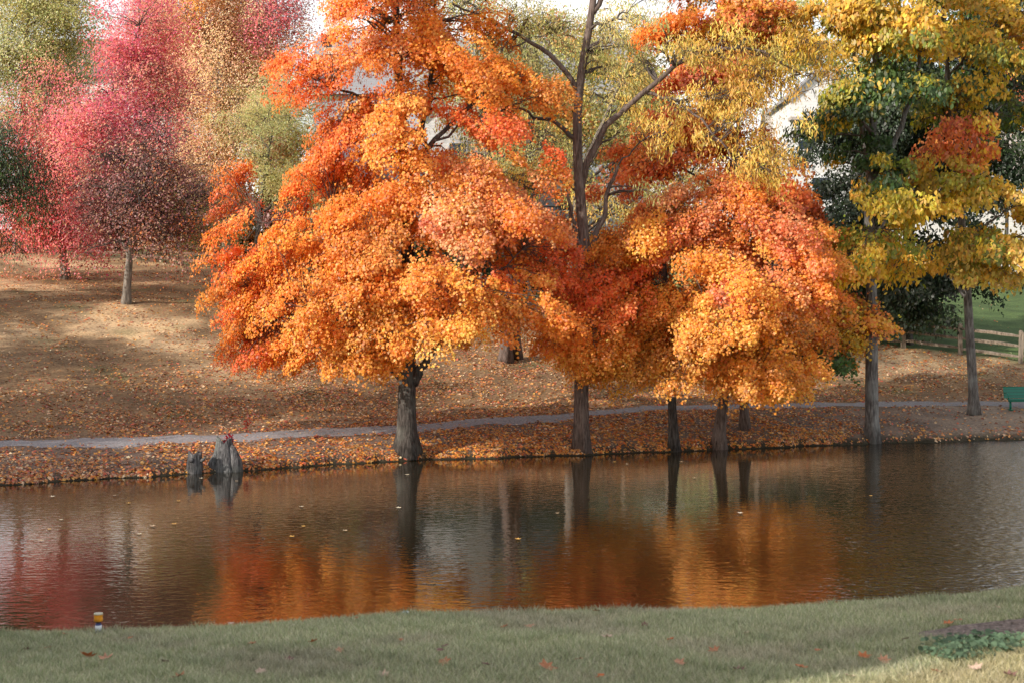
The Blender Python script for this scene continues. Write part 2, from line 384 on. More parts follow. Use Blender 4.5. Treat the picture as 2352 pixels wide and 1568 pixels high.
def tree(name, label, cat, trunk, r0, crowns, pal, nclump, nleaf, lsize, rc=.8, kind='maple', flat=.45, bark='bark_dark', twig='twig',
         limbs=(), nlimb=9, rtop=.25, group=None, base=None, flare=.55, twigs=3, outer=.6, hang=.5, stems=None, shade=.12, jit=.22, droop=.35, twr=.012, upn=.45, lump=.3, bough=6, bough_r=None, bough_z=.3, zmin=None):
    """trunk: list of world points; crowns: (centre, radii, weight, palette index)"""
    T = resample(trunk, 26); zt = T[-1][2]; b = T[0]
    root = empty(name, tuple(b)); loc = b.copy(); 
    u = np.linspace(0, 1, 26); hgt = T[:, 2]-b[2]
    rad = r0*(1-(1-rtop)*u**.9)+r0*flare*np.exp(-np.maximum(hgt, 0)/.32)
    ph = R.uniform(0, 6, 3)
    def lob(th, t):
        k = math.exp(-max(np.interp(t, u, hgt), 0)/.5)
        return 1+.05*np.sin(3*th+ph[0])+.04*np.sin(7*th+ph[1]+t*5)+k*(.16*np.sin(5*th+ph[2])+.1*np.sin(3*th+ph[1]))
    mb = MB(); T0 = T.copy(); T0[0][2] -= .25
    mb.tube(T0-loc, rad, 20, True, lob)
    for (P, ra, rb) in limbs:
        P = wob(resample(P, 14), .04); mb.tube(P-loc, np.linspace(ra, rb, 14), 8)
    for (P, ra) in (stems or ()):
        P = resample(P, 16); hh = P[:, 2]-P[0][2]
        mb.tube(P-loc, np.linspace(ra, ra*.5, 16)+ra*.4*np.exp(-hh/.3), 14, True, lob)
    mb.build('trunk', M[bark], root)
    # clumps
    w = np.array([c[2] for c in crowns], float); vol = np.array([np.prod(c[1])**(2/3) for c in crowns]); w = w*vol; w /= w.sum()
    nb = max(4, int(nclump/bough)); which = R.choice(len(crowns), nb, p=w)
    cc = np.array([c[0] for c in crowns])[which]; rr = np.array([c[1] for c in crowns])[which]
    dirs = unit(R.normal(0, 1, (nb, 3))); rad_ = (outer+(1-outer)*R.random(nb))[:, None]*np.where(R.random(nb) < .72, 1, R.random(nb))[:, None]
    k1, k2 = R.normal(0, 3.2, (2, 3)); p1, p2 = R.uniform(0, 6, 2)
    rad_ = rad_*(1+lump*np.sin(dirs@k1+p1+which)*np.sin(dirs@k2+p2+which*2.3))[:, None]*np.where(R.random(nb) < .12, 1.22, 1)[:, None]
    BC = cc+dirs*rr*rad_; ax0 = T[len(T)//2]; bo = BC-np.array([ax0[0], ax0[1], 0]); bo[:, 2] = 0; bo = unit(bo)
    bi = np.r_[np.arange(nb), R.integers(0, nb, nclump-nb)] if nclump > nb else np.arange(nclump)
    tb = R.uniform(0, 6.283, nclump); ro = np.sqrt(R.random(nclump))*(bough_r or rc*2.1)*R.uniform(.7, 1.25, nb)[bi]
    o2 = np.stack([np.cos(tb)*ro, np.sin(tb)*ro, R.normal(0, bough_z*rc, nclump)], 1)
    o2[:, 2] -= droop*.8*np.sum(o2*bo[bi], 1)+droop*.12*ro
    CP = BC[bi]+o2; PI = np.array([c[3] for c in crowns])[which][bi]; BS = R.normal(0, shade, nb)[bi]
    gz = H(CP[:, 0], CP[:, 1]); CP[:, 2] = np.maximum(CP[:, 2], gz+.5)
    if zmin: lo = CP[:, 2] < zmin; CP[lo, 2] = zmin+R.random(lo.sum())*.5
    # limbs carry groups of clumps, fine branches carry each clump
    lim = list(limbs)
    k = max(2, nlimb); cen = CP[R.choice(nclump, k, replace=False)]
    for _ in range(6):
        D = np.linalg.norm(CP[:, None]-cen[None], axis=2); a = D.argmin(1)
        for j in range(k):
            if (a == j).any(): cen[j] = CP[a == j].mean(0)
    wb = MB(); segs = []
    anchor = [T[10:]] + [resample(P, 14)[3:] for (P, _, _) in limbs]
    anchor_all = np.concatenate(anchor)
    ar = np.concatenate([rad[10:]]+[np.linspace(ra, rb, 14)[3:] for (_, ra, rb) in limbs])
    for j in range(k):
        e = cen[j]; dz = e[2]-anchor_all[:, 2]; hd = np.linalg.norm(e[:2]-anchor_all[:, :2], axis=1)
        cost = np.abs(dz-hd*.55)+.5*hd; i = cost.argmin(); s = anchor_all[i]
        mid = (s+e)/2; mid[2] += .12*np.linalg.norm(e-s); P = wob(bez(s, mid, e, 9), .06)
        rl = min(ar[i]*.6, r0*.36); rs = np.linspace(rl, max(.018, rl*.3), 9); wb.tube(P-loc, rs, 6, False); segs.append((P, rs))
    SP = np.concatenate([p[2:] for p, _ in segs]+anchor); SR = np.concatenate([r[2:] for _, r in segs]+[ar])
    if len(SP) > 0:
        for i in range(nclump):
            e = CP[i]; D = np.linalg.norm(SP-e, axis=1)+.6*np.maximum(SP[:, 2]-e[2], 0); j = D.argmin(); s = SP[j]
            mid = (s+e)/2+R.normal(0, .12, 3); mid[2] += .1*D[j]; P = wob(bez(s, mid, e, 6), .03)
            rl = min(SR[j]*.55, .045); wb.tube(P-loc, np.linspace(rl, .008, 6), 4, False)
            for _ in range(twigs):
                q = P[R.integers(2, 6)]; o = unit(R.normal(0, 1, 3)*np.array([1, 1, .5]))*rc*R.uniform(.6, 1.1); o[2] -= hang*.3*rc
                Q = bez(q, q+o*.5+np.array([0, 0, .1*rc]), q+o, 5); wb.tube(Q-loc, np.linspace(twr, .005, 5), 3, False)
    wb.build('branches', M[twig], root)
    # leaves of each clump: a drooping pad
    n = nclump*nleaf; ci = np.repeat(np.arange(nclump), nleaf)
    sz = (rc*R.uniform(.6, 1.35, nclump))[ci]
    th = R.uniform(0, 2*math.pi, n); r_ = np.sqrt(R.random(n))**.8
    off = np.stack([np.cos(th)*r_, np.sin(th)*r_, R.normal(0, .33, n)*flat*2], 1)*sz[:, None]
    ax = T[len(T)//2]
    outv = CP-np.array([ax[0], ax[1], 0]); outv[:, 2] = 0; outv = unit(outv)
    off[:, 2] -= droop*(np.sum(off*outv[ci], 1)+r_**2*sz*.6)
    pos = CP[ci]+off
    nrm = outv[ci]*.45+np.array([-.62, -.5, upn])+off/sz[:, None]*.4+R.normal(0, .42, (n, 3))   # blades turn towards the light
    hb = R.random(nb)[bi]; hb = np.where(R.random(nclump) < .25, R.random(nclump), hb)
    cols = np.array([np.array(pal[k_])[int(h_*len(pal[k_]))] for k_, h_ in zip(PI, hb)])[ci]
    br = 1+(R.normal(0, shade*.7, nclump)+BS)[ci]+R.normal(0, jit, n)
    alt = np.array([np.array(pal[k_])[R.integers(0, len(pal[k_]))] for k_ in PI])[ci]
    cols = np.where((R.random(n) < .3)[:, None], alt, cols)*np.clip(br, .35, 1.8)[:, None]
    cols[:, 1] *= 1+R.normal(0, .1, n)
    leaves('crown', pos-loc, nrm, lsize*R.uniform(.65, 1.3, n), np.clip(cols, 0, .95), kind, M['leaf'], root, hang)
    return tag(root, label, cat, group)

def e2(px, py, rx, ry, Y, dY=0, rY=None, w=1, p=0):
    s = Y/F*K
    return (at(px, py, Y+dY), np.array([rx*s, (rY or rx*s*.8), ry*s]), w, p)
def tp(pts, Y, base=None):
    P = [at(x, y, Y) for x, y in pts]
    if base is not None: P = [np.array([P[0][0], base[1], base[2]])]+P[1:]
    for q in P: q[1] = base[1] if base is not None else Y
    return P
def trunkpts(pts):
    """base meets the ground where the photo shows it; the rest stands above at the same depth"""
    x, y, z = hit(*pts[0]); P = [np.array([x, y, z])]
    for a in pts[1:]: P.append(at(a[0], a[1], y))
    return P, y

OR = [(.9, .32, .055), (.91, .36, .065), (.88, .29, .05), (.91, .4, .09)]
ORR = [(.88, .28, .07), (.86, .23, .06), (.9, .33, .08), (.84, .19, .06)]
ORY = [(.91, .4, .07), (.92, .44, .1), (.9, .35, .05), (.91, .38, .07)]
SAL = [(.91, .38, .16), (.89, .33, .12), (.92, .46, .21), (.87, .27, .11)]
RUST = [(.56, .17, .05), (.62, .22, .06), (.5, .14, .06), (.64, .27, .06)]
GOLD = [(.62, .37, .045), (.56, .32, .045), (.68, .44, .07), (.44, .3, .045)]
GOLDG = [(.4, .3, .03), (.3, .26, .03), (.55, .36, .04), (.2, .22, .03)]
GRN = [(.055, .1, .022), (.07, .12, .025), (.04, .08, .02), (.1, .13, .025)]
DGRN = [(.014, .03, .01), (.02, .042, .012), (.02, .03, .01), (.035, .055, .012)]
YEL = [(.72, .46, .1), (.74, .42, .09), (.66, .44, .1), (.56, .42, .1)]
YGR = [(.4, .38, .13), (.48, .43, .16), (.33, .34, .12), (.52, .42, .15)]
OLI = [(.4, .38, .15), (.3, .3, .1), (.5, .46, .22), (.2, .22, .09)]
CRIM = [(.74, .12, .14), (.8, .17, .15), (.64, .1, .17), (.8, .28, .18), (.56, .1, .12)]
CRIMR = [(.82, .17, .17), (.86, .26, .2), (.78, .14, .17), (.82, .32, .2)]
PURP = [(.24, .09, .085), (.3, .12, .1), (.18, .075, .07), (.36, .2, .11)]
PEACH = [(.8, .46, .27), (.84, .53, .34), (.74, .4, .23), (.82, .46, .22)]
PINK = [(.75, .2, .2), (.7, .14, .18), (.78, .34, .22), (.5, .1, .16)]

for P_ in (OR, ORR, ORY, SAL, RUST, GOLD, CRIM, CRIMR, PEACH, PINK, PURP, OLI, YGR, YEL, GRN, DGRN, GOLDG):
    for i_, c_ in enumerate(P_):
        if P_ in (OR, ORR, ORY, SAL): continue
        elif P_ in (CRIM, PINK, PEACH): P_[i_] = (min(.9, c_[0]*1.1), c_[1]*1.2+.03, c_[2]*1.15+.04)
        else: P_[i_] = tuple(min(.9, v*1.22+.01) for v in c_)
# -- the big orange maple at the water's edge
P, Y = trunkpts([(935, 1034), (934, 950), (936, 860), (938, 700), (938, 580), (934, 450), (922, 300), (915, 160), (910, 20), (905, -140)])
cr = [e2(640, 700, 128, 135, Y, .5, 2.4, 1.3, 3), e2(630, 580, 85, 80, Y, 1.5, 2, .9, 1), e2(790, 700, 140, 140, Y, -2.2, 2, 1.3, 0), e2(880, 740, 150, 70, Y, -3, 1.8, 1.3, 2),
      e2(1040, 690, 130, 100, Y, -2.5, 2, 1.2, 0), e2(1170, 670, 110, 70, Y, -2, 1.8, 1, 0), e2(760, 560, 160, 90, Y, -1, 2.4, 1, 0), e2(1080, 520, 150, 90, Y, -1.8, 2, 1.2, 4),
      e2(1200, 560, 90, 60, Y, -1, 1.6, .8, 1), e2(960, 640, 120, 60, Y, 2.5, 2, .8, 0), e2(540, 440, 70, 60, Y, 2.5, 1.8, .6, 5), e2(900, 420, 90, 50, Y, -1.6, 1.5, .8, 0),
      e2(740, 270, 90, 110, Y, -.5, 2, .8, 1), e2(790, 370, 110, 60, Y, 0, 2, .7, 1), e2(880, 220, 130, 120, Y, -1, 2.4, .8, 0), e2(1050, 300, 120, 110, Y, -1, 2, .5, 1), e2(1180, 210, 100, 90, Y, 0, 2, .5, 0), e2(1080, 150, 120, 90, Y, -.5, 2, .8, 0), e2(720, 180, 80, 60, Y, -.5, 1.6, .8, 1), e2(960, 380, 110, 60, Y, -1.4, 1.6, .8, 0), e2(1210, 340, 90, 60, Y, 0, 1.8, .5, 1), e2(1120, 120, 130, 80, Y, 0, 2, .55, 0), e2(1150, 420, 80, 50, Y, -.8, 1.6, .7, 4), e2(700, 480, 110, 60, Y, .5, 2, .8, 1), e2(580, 700, 45, 50, Y, 0, 1.6, 1, 0), e2(630, 780, 90, 45, Y, -.5, 2, 1.2, 2), e2(820, 760, 120, 40, Y, -2.6, 1.6, 1.3, 2), e2(960, 745, 90, 35, Y, -2.4, 1.6, 1, 2), e2(850, 480, 120, 60, Y, -1, 1.8, .8, 0), e2(800, 130, 90, 60, Y, 0, 1.8, .8, 1), e2(570, 560, 45, 45, Y, 0, 1.4, .8, 1), e2(1250, 690, 60, 40, Y, -1.5, 1.4, 1, 0), e2(1270, 570, 70, 40, Y, -1, 1.4, .9, 1), e2(1270, 360, 60, 50, Y, 0, 1.6, .4, 0),
      e2(870, 60, 140, 90, Y, 0, 2.4, 1.1, 4), e2(1010, 70, 130, 90, Y, 0, 2.2, .7, 0), e2(890, -90, 140, 90, Y, 0, 2.4, .8, 0), e2(650, 160, 45, 50, Y, .5, 1.2, .5, 1),
      e2(1110, 740, 80, 40, Y, -1.5, 1.6, .8, 2), e2(650, 800, 80, 40, Y, 0, 1.8, .8, 2)]
lm = [([at(950, 880, Y), at(975, 830, Y-.4), at(1040, 760, Y-1.6)], .16, .06), ([at(925, 870, Y), at(890, 835, Y-.5), at(800, 780, Y-1.8)], .13, .05),
      ([at(936, 640, Y), at(1010, 560, Y-.6), at(1090, 500, Y-1.4)], .12, .04), ([at(930, 480, Y), at(850, 470, Y+.5), at(730, 510, Y+.8)], .1, .04),
      ([at(925, 430, Y), at(990, 330, Y-.3), at(1080, 240, Y), at(1160, 180, Y)], .11, .03), ([at(922, 330, Y), at(850, 230, Y-.3), at(760, 200, Y-.5)], .1, .03),
      ([at(930, 400, Y), at(985, 260, Y+.4), at(995, 80, Y+.6), at(1000, -60, Y+.6)], .11, .04)]
tree('maple_tree', 'large orange maple with thick dark flared trunk at the water edge', 'tree', P, .325, cr, [OR, ORR, ORY, [*OR, *ORR], [*OR, *SAL], RUST], 1080, 240, .089, zmin=3.15, rc=.5, bough=6, bough_r=1.05, bough_z=.62, droop=.55, limbs=lm, bark='bark_dark', nlimb=14, rtop=.22, hang=.7)

# -- right orange maple leaning over the water
P, Y = trunkpts([(1650, 1026), (1652, 980), (1662, 920), (1668, 820), (1665, 700), (1660, 560), (1665, 470)])
cr = [e2(1630, 540, 170, 110, Y, -1, 2.2, 1.1, 3), e2(1760, 620, 130, 120, Y, -1.5, 2, 1.2, 3), e2(1800, 740, 80, 90, Y, -2, 1.8, 1.2, 0), e2(1560, 690, 150, 110, Y, -2, 2, 1.2, 1),
      e2(1680, 760, 130, 110, Y, -3, 1.8, 1.5, 2), e2(1640, 860, 80, 55, Y, -3.2, 1.5, 1.6, 2), e2(1780, 850, 70, 50, Y, -2.6, 1.5, 1.5, 2), e2(1480, 760, 110, 90, Y, -1.5, 1.8, 1, 1), 
      e2(1720, 500, 110, 70, Y, 0, 1.8, .9, 4), e2(1850, 690, 60, 90, Y, 0, 1.6, 1, 0), e2(1600, 460, 100, 50, Y, 0, 1.6, .8, 3), e2(1450, 800, 90, 50, Y, -1.5, 1.5, 1.2, 2), e2(1760, 870, 70, 35, Y, -2.4, 1.4, 1.4, 2), e2(1560, 820, 90, 45, Y, -2.4, 1.5, 1.2, 2), e2(1860, 620, 60, 70, Y, -.5, 1.6, 1, 0), e2(1700, 650, 100, 60, Y, -2.8, 1.5, 1.2, 3)]
tree('maple_tree', 'salmon topped orange maple hanging low over its leaning trunk', 'tree', P, .21, cr, [OR, [*OR, *ORY], ORY, [*SAL, *OR], ORR], 680, 240, .089, zmin=2.15, rc=.48, bough=7, bough_r=.9, bough_z=.6, bark='bark_brown', nlimb=12, hang=.8, droop=.5,
     limbs=[([at(1660, 900, Y), at(1640, 830, Y-.8), at(1560, 740, Y-1.6)], .1, .04)])

# -- slim dark trunked maple between them
P, Y = trunkpts([(1548, 1026), (1545, 960), (1540, 860), (1535, 700), (1520, 560), (1500, 450)])
cr = [e2(1430, 600, 90, 60, Y, .6, 1.6, 1, 0), e2(1340, 690, 90, 60, Y, -1, 1.8, 1.1, 1), e2(1390, 790, 70, 60, Y, -1, 1.5, 1, 2), e2(1260, 540, 60, 45, Y, 0, 1.4, .7, 0), e2(1450, 650, 100, 80, Y, .8, 2, 1, 1),
      e2(1480, 820, 90, 45, Y, -.6, 1.5, 1.1, 2), e2(1350, 760, 80, 70, Y, -1.8, 1, 1.6, 1), e2(1380, 690, 80, 40, Y, -1.8, 1, 1.2, 0), e2(1440, 560, 60, 50, Y, -.6, 1.4, 1, 1), e2(1400, 840, 60, 30, Y, -1.6, 1, 1.2, 2), e2(1230, 620, 50, 30, Y, 0, 1.2, .6, 0), e2(1500, 500, 80, 60, Y, .5, 1.6, .5, 0)]
tree('maple_tree', 'red orange maple on a slim dark trunk in the middle of the bank', 'tree', P, .17, cr, [ORR, OR, ORY], 420, 240, .089, zmin=2.85, rc=.48, bough=7, bough_r=.9, bough_z=.55, droop=.5, bark='bark_dark', nlimb=9, hang=.7)

# -- rusty tree set back behind the right maple
P, Y = trunkpts([(1709, 984), (1708, 900), (1705, 760), (1695, 560), (1690, 380), (1700, 200), (1705, 60)])
cr = [e2(1600, 330, 130, 90, Y, 1, 2.5, 1, 0), e2(1770, 390, 100, 90, Y, 1, 2.3, 1, 0), e2(1650, 180, 150, 80, Y, 1.2, 2.5, .8, 0), e2(1530, 70, 110, 60, Y, 1.5, 2.4, .5, 2), e2(1460, 400, 80, 60, Y, 1, 2, .7, 0),
      e2(1840, 500, 60, 80, Y, .5, 2, 1, 0), e2(1930, 680, 65, 60, Y, .3, 1.8, 1.2, 1), e2(1920, 770, 50, 50, Y, .3, 1.6, 1.1, 1), e2(1850, 800, 55, 45, Y, .5, 1.5, 1, 3), e2(1690, 50, 130, 80, Y, 1.2, 2.5, .6, 1)]
tree('maple_tree', 'rust coloured tree set back behind the salmon topped maple', 'tree', P, .16, cr, [[*RUST, *ORR], [*GOLD, *RUST], OR, GRN], 470, 170, .12, rc=.55, bark='bark_brown', nlimb=10)

# -- the tall dark tree with hanging yellow leaves
P, Y = trunkpts([(1336, 1022), (1336, 920), (1337, 800), (1346, 680), (1348, 600), (1335, 480), (1326, 360), (1326, 220), (1345, 110), (1362, 20), (1372, -100), (1390, -230)])
lm = [([at(1335, 430, Y), at(1345, 350, Y), at(1390, 290, Y-.3), at(1470, 215, Y-.7), at(1560, 140, Y-1), at(1640, 100, Y-1.2), at(1760, 112, Y-1.5), at(1840, 170, Y-1.7)], .13, .03),
      ([at(1326, 210, Y), at(1290, 145, Y-.2), at(1225, 95, Y-.4), at(1130, 45, Y-.6), at(1040, 10, Y-.8)], .1, .03), ([at(1330, 440, Y), at(1280, 400, Y-.3), at(1235, 410, Y-.6), at(1222, 460, Y-.8)], .09, .03),
      ([at(1350, 600, Y), at(1375, 520, Y+.3), at(1400, 430, Y+.3), at(1420, 380, Y+.3)], .12, .05), ([at(1362, 30, Y), at(1400, -40, Y), at(1450, -120, Y)], .1, .05),
      ([at(1350, 600, Y), at(1322, 540, Y-.1), at(1308, 470, Y-.1), at(1300, 400, Y-.2)], .09, .04), ([at(1480, 212, Y-.7), at(1560, 230, Y-1.2), at(1640, 300, Y-1.6), at(1690, 380, Y-1.9)], .06, .025)]
cr = [e2(1620, 160, 190, 75, Y, -1.2, 2, 1, 0), e2(1700, 270, 120, 90, Y, -1.7, 1.8, 1, 0), e2(1740, 380, 80, 70, Y, -2, 1.5, 1, 0), e2(1540, 280, 100, 70, Y, -.8, 1.6, .9, 0), e2(1800, 150, 130, 80, Y, -1.4, 2, 1, 1),
      e2(1450, 110, 90, 90, Y, 0, 2, .7, 2), e2(1180, 420, 90, 45, Y, .5, 1.6, .9, 0), e2(1440, 410, 60, 50, Y, .4, 1.5, .8, 2), e2(1150, 70, 120, 60, Y, -.5, 1.8, .6, 2), e2(1400, -90, 150, 90, Y, 0, 2.5, .7, 2)]
tree('walnut_tree', 'tall dark trunked tree with a long right limb and hanging yellow leaves', 'tree', P, .26, cr, [YEL, [*YEL, *GOLD], YGR], 300, 60, .17, rc=.45, kind='slim', bough=4, bough_r=.7, flat=.8, bark='bark_brown', limbs=lm, nlimb=10, twigs=5, hang=1.6, rtop=.34, flare=.3, twr=.014, upn=.1)

# -- two tall trees on the right bank
P, Y = trunkpts([(2003, 1008), (2002, 940), (2002, 760), (2002, 640), (1994, 500), (1998, 380), (2008, 250), (2012, 100), (2010, -80)])
lm = [([at(1998, 400, Y), at(1985, 320, Y), at(1972, 220, Y), at(1966, 140, Y), at(1955, 20, Y)], .12, .06), ([at(2000, 420, Y), at(2070, 300, Y), at(2110, 180, Y), at(2120, 60, Y)], .12, .05), ([at(1996, 560, Y), at(2040, 490, Y-.6), at(2080, 440, Y-1.2)], .07, .03)]
cr = [e2(2000, 60, 110, 70, Y, -1, 2, 1.1, 0), e2(2110, 60, 110, 70, Y, -.5, 2.2, .8, 1), e2(1970, 250, 75, 90, Y, -.8, 2, 1.1, 2), e2(2020, 370, 70, 50, Y, -.8, 1.6, 1, 2), e2(2080, 200, 90, 80, Y, 0, 2, .9, 2), e2(1950, 130, 80, 50, Y, -1, 1.8, 1, 0), e2(2050, 470, 75, 75, Y, -1.5, 1.6, 1, 1),
      e2(1990, 590, 50, 35, Y, -1, 1.2, .9, 1), e2(1930, 380, 50, 70, Y, .5, 1.6, .7, 2), e2(2040, -80, 130, 70, Y, 0, 2.4, 1, 0), e2(2060, 570, 60, 50, Y, -1, 1.3, 1, 1), e2(1895, 60, 70, 50, Y, -.5, 1.5, .7, 0)]
tree('hickory_tree', 'tall straight grey trunked tree at the water edge with gold and green leaves', 'tree', P, .25, cr, [[*GOLD, *GOLD, *GOLDG], [*GOLDG, *GOLD], [*GRN, *GRN, *GOLDG]], 290, 120, .2, rc=.55, kind='oval', bark='bark_grey', limbs=lm, nlimb=8, hang=1.2, rtop=.35, flare=.45)

P, Y = trunkpts([(2237, 950), (2234, 880), (2226, 760), (2220, 640), (2208, 500), (2190, 330), (2175, 160), (2165, 0), (2160, -120)])
lm = [([at(2222, 690, Y), at(2185, 640, Y), at(2140, 600, Y)], .09, .04), ([at(2215, 560, Y), at(2260, 520, Y-1), at(2320, 480, Y-1.6)], .09, .03), ([at(2195, 380, Y), at(2260, 300, Y), at(2330, 200, Y)], .09, .03)]
cr = [e2(2200, 340, 100, 60, Y, -2, 1.8, 1.2, 3), e2(2150, 400, 80, 60, Y, -2.4, 1.6, 1, 1), e2(2130, 520, 90, 60, Y, -2, 1.6, 1, 1), e2(2230, 560, 100, 60, Y, -2.2, 1.8, 1.3, 0), e2(2310, 520, 80, 80, Y, -2.4, 1.8, 1.3, 0), e2(2300, 610, 70, 50, Y, -2.2, 1.5, 1.3, 0),
      e2(2220, 80, 120, 80, Y, -1, 2.2, .8, 1), e2(2310, 160, 80, 80, Y, -1, 2, .8, 2), e2(2200, 210, 90, 70, Y, 0, 2, .8, 2), e2(2240, -60, 130, 80, Y, 0, 2.5, 1, 0), e2(2360, 60, 90, 90, Y, 0, 2, 1, 0), e2(2390, 480, 90, 140, Y, -1, 2, .8, 0), e2(2090, 620, 50, 35, Y, -1.5, 1.2, .8, 1), e2(2255, 800, 10, 35, Y, -.6, .3, .5, 3)]
tree('hickory_tree', 'slimmer tree beside the green bench with drooping gold leaf sprays', 'tree', P, .19, cr, [[*GOLD, *YEL, *GOLDG], [*GOLDG, *GOLD], [*GRN, *GOLDG], [*GOLD, *RUST]], 300, 130, .2, rc=.58, kind='oval', bark='bark_grey', limbs=lm, nlimb=8, hang=1.2, rtop=.35)

# -- dark green tree between the fence and the right trees
P, Y = trunkpts([(2085, 790), (2085, 740), (2090, 600), (2100, 400), (2100, 250)])
cr = [e2(2090, 430, 160, 120, Y, 0, 3, 1, 0), e2(1960, 520, 90, 120, Y, 0, 2.6, 1, 0), e2(2230, 400, 110, 70, Y, 0, 3, .6, 0), e2(2100, 620, 150, 80, Y, 0, 3, 1.2, 0), e2(1930, 420, 60, 100, Y, 0, 2, .8, 0), e2(2180, 280, 120, 70, Y, 0, 3, .7, 1), e2(2150, 150, 150, 90, Y, 0, 3, .8, 1), e2(1980, 310, 100, 90, Y, 0, 2.6, 1.3, 0), e2(2060, 260, 100, 90, Y, 0, 2.6, 1.1, 0), e2(2260, 60, 120, 80, Y, 0, 3, .7, 1), e2(2300, 230, 90, 80, Y, 0, 3, .8, 0), e2(2080, 690, 110, 45, Y, -.5, 2.4, 1.2, 0), e2(1890, 620, 50, 90, Y, .5, 2, .9, 0), e2(2330, 300, 70, 120, Y, 0, 2.6, .6, 0), e2(2020, 660, 80, 70, Y, 0, 2, 1, 0)]
tree('oak_tree', 'dark green shaded tree filling the gap in front of the rail fence', 'tree', P, .2, cr, [DGRN, [*DGRN, *GRN]], 900, 120, .2, rc=.8, kind='oval', bark='bark_dark', nlimb=10, hang=.9)

# -- middle distance trees behind the path
P, Y = trunkpts([(1161, 828), (1164, 760), (1176, 640), (1160, 500), (1120, 360), (1100, 200), (1090, 40)])
st = [([np.array(hit(1188, 824)), at(1184, 760, Y), at(1184, 640, Y), at(1190, 500, Y), at(1220, 300, Y), at(1230, 100, Y)], .2)]
cr = [e2(1090, 200, 130, 140, Y, 0, 3, 1, 0), e2(1210, 140, 120, 130, Y, 0, 3, 1, 0), e2(1100, 40, 160, 80, Y, 0, 3, 1, 0), e2(1140, 380, 130, 60, Y, 0, 3, .8, 1), e2(1240, 300, 90, 90, Y, 0, 3, .7, 0)]
tree('locust_tree', 'twin trunked tree behind the path with thin pale green leaves', 'tree', P, .25, cr, [[*YGR, *YGR, *OLI], YEL], 360, 110, .15, rc=.85, kind='slim', flat=.7, bark='bark_brown', nlimb=9, stems=st, twigs=5, hang=1, twr=.018)
P, Y = trunkpts([(1311, 862), (1308, 800), (1306, 700), (1312, 560), (1330, 400), (1400, 250), (1450, 120)])
cr = [e2(1480, 300, 130, 130, Y, 0, 3, 1, 0), e2(1470, 110, 150, 110, Y, 0, 3, .9, 1), e2(1580, 380, 110, 70, Y, 1, 3, .9, 1), e2(1640, 260, 120, 90, Y, 2, 3, .8, 0), e2(1450, 480, 110, 60, Y, 1, 2.6, .9, 1)]
tree('locust_tree', 'pale grey trunk standing half behind the tall dark tree with yellow green crown', 'tree', P, .2, cr, [YGR, [*YGR, *YEL], GRN], 280, 85, .18, rc=.8, kind='slim', flat=.7, bark='bark_pale', nlimb=9, twigs=4, hang=1, twr=.018)

# -- left hillside
P, Y = trunkpts([(290, 696), (293, 640), (298, 585), (302, 535), (310, 470), (318, 420), (325, 360)])
lm = [([at(297, 590, Y), at(285, 555, Y), at(262, 510, Y), at(245, 450, Y)], .1, .03), ([at(300, 560, Y), at(325, 510, Y), at(345, 440, Y), at(352, 390, Y)], .1, .03), ([at(299, 560, Y), at(340, 540, Y), at(385, 500, Y)], .07, .03)]
cr = [e2(340, 460, 130, 90, Y, 0, 3, 1, 0), e2(210, 440, 60, 60, Y, 0, 2.5, .6, 1), e2(450, 420, 60, 50, Y, 0, 2.5, .6, 0), e2(300, 400, 110, 80, Y, 0, 3, 1, 0), e2(390, 400, 90, 80, Y, 0, 2.5, .9, 0), e2(400, 530, 80, 50, Y, 0, 2.4, .7, 2), e2(260, 530, 70, 40, Y, 0, 2.4, .6, 0), e2(330, 350, 90, 60, Y, 0, 2.5, .8, 1), e2(430, 470, 50, 60, Y, 0, 2, .7, 2)]
tree('plum_tree', 'small dark purple tree with thin bare branches and straight trunk on the slope', 'tree', P, .2, cr, [PURP, [*PURP, *CRIM], [*PURP, *RUST]], 380, 85, .11, jit=.15, rc=.95, kind='rh', bark='bark_pale', limbs=lm, nlimb=14, twigs=8, rtop=.3, flare=.25, twr=.016, flat=.8, outer=.3, bough_z=.8)
P, Y = trunkpts([(152, 641), (146, 600), (142, 560), (150, 480), (180, 380), (230, 250), (290, 150), (320, 60)])
cr = [e2(180, 350, 130, 120, Y, 0, 4, 1, 0), e2(60, 330, 70, 60, Y, 0, 3, .5, 3), e2(300, 50, 35, 50, Y, 0, 2, .7, 3), e2(60, 590, 60, 25, Y, -1, 2, .8, 1), e2(290, 260, 100, 130, Y, 0, 3.5, 1, 0), e2(100, 450, 90, 100, Y, 0, 3, 1, 1), e2(320, 120, 60, 90, Y, 0, 2.5, 1, 0), e2(90, 540, 80, 50, Y, -1, 2.6, 1, 1), e2(210, 480, 90, 80, Y, 0, 3, .8, 0), e2(370, 230, 50, 80, Y, 0, 2.5, .8, 2), e2(120, 260, 80, 60, Y, 0, 3, .45, 3), e2(190, 560, 60, 30, Y, 0, 2, .7, 1), e2(40, 500, 50, 60, Y, 0, 2, .8, 1)]
tree('maple_tree', 'crimson pink tree on the far left slope with short pale trunk', 'tree', P, .22, cr, [CRIM, CRIMR, [*CRIM, *PURP], PINK], 600, 150, .13, jit=.13, rc=1.15, kind='rh', bark='bark_pale', nlimb=14, twigs=4, flat=.7, bough_z=.6, bough_r=1.7, droop=-.15, lump=.5)
P, Y = trunkpts([(520, 640), (520, 560), (520, 400), (515, 250), (520, 100), (525, 0)])
Yb = 92; P = [at(x, y, Yb) for x, y in ((520, 600), (520, 560), (520, 400), (515, 250), (520, 100), (525, 0))]; P[0][2] = h1(P[0][0], Yb)
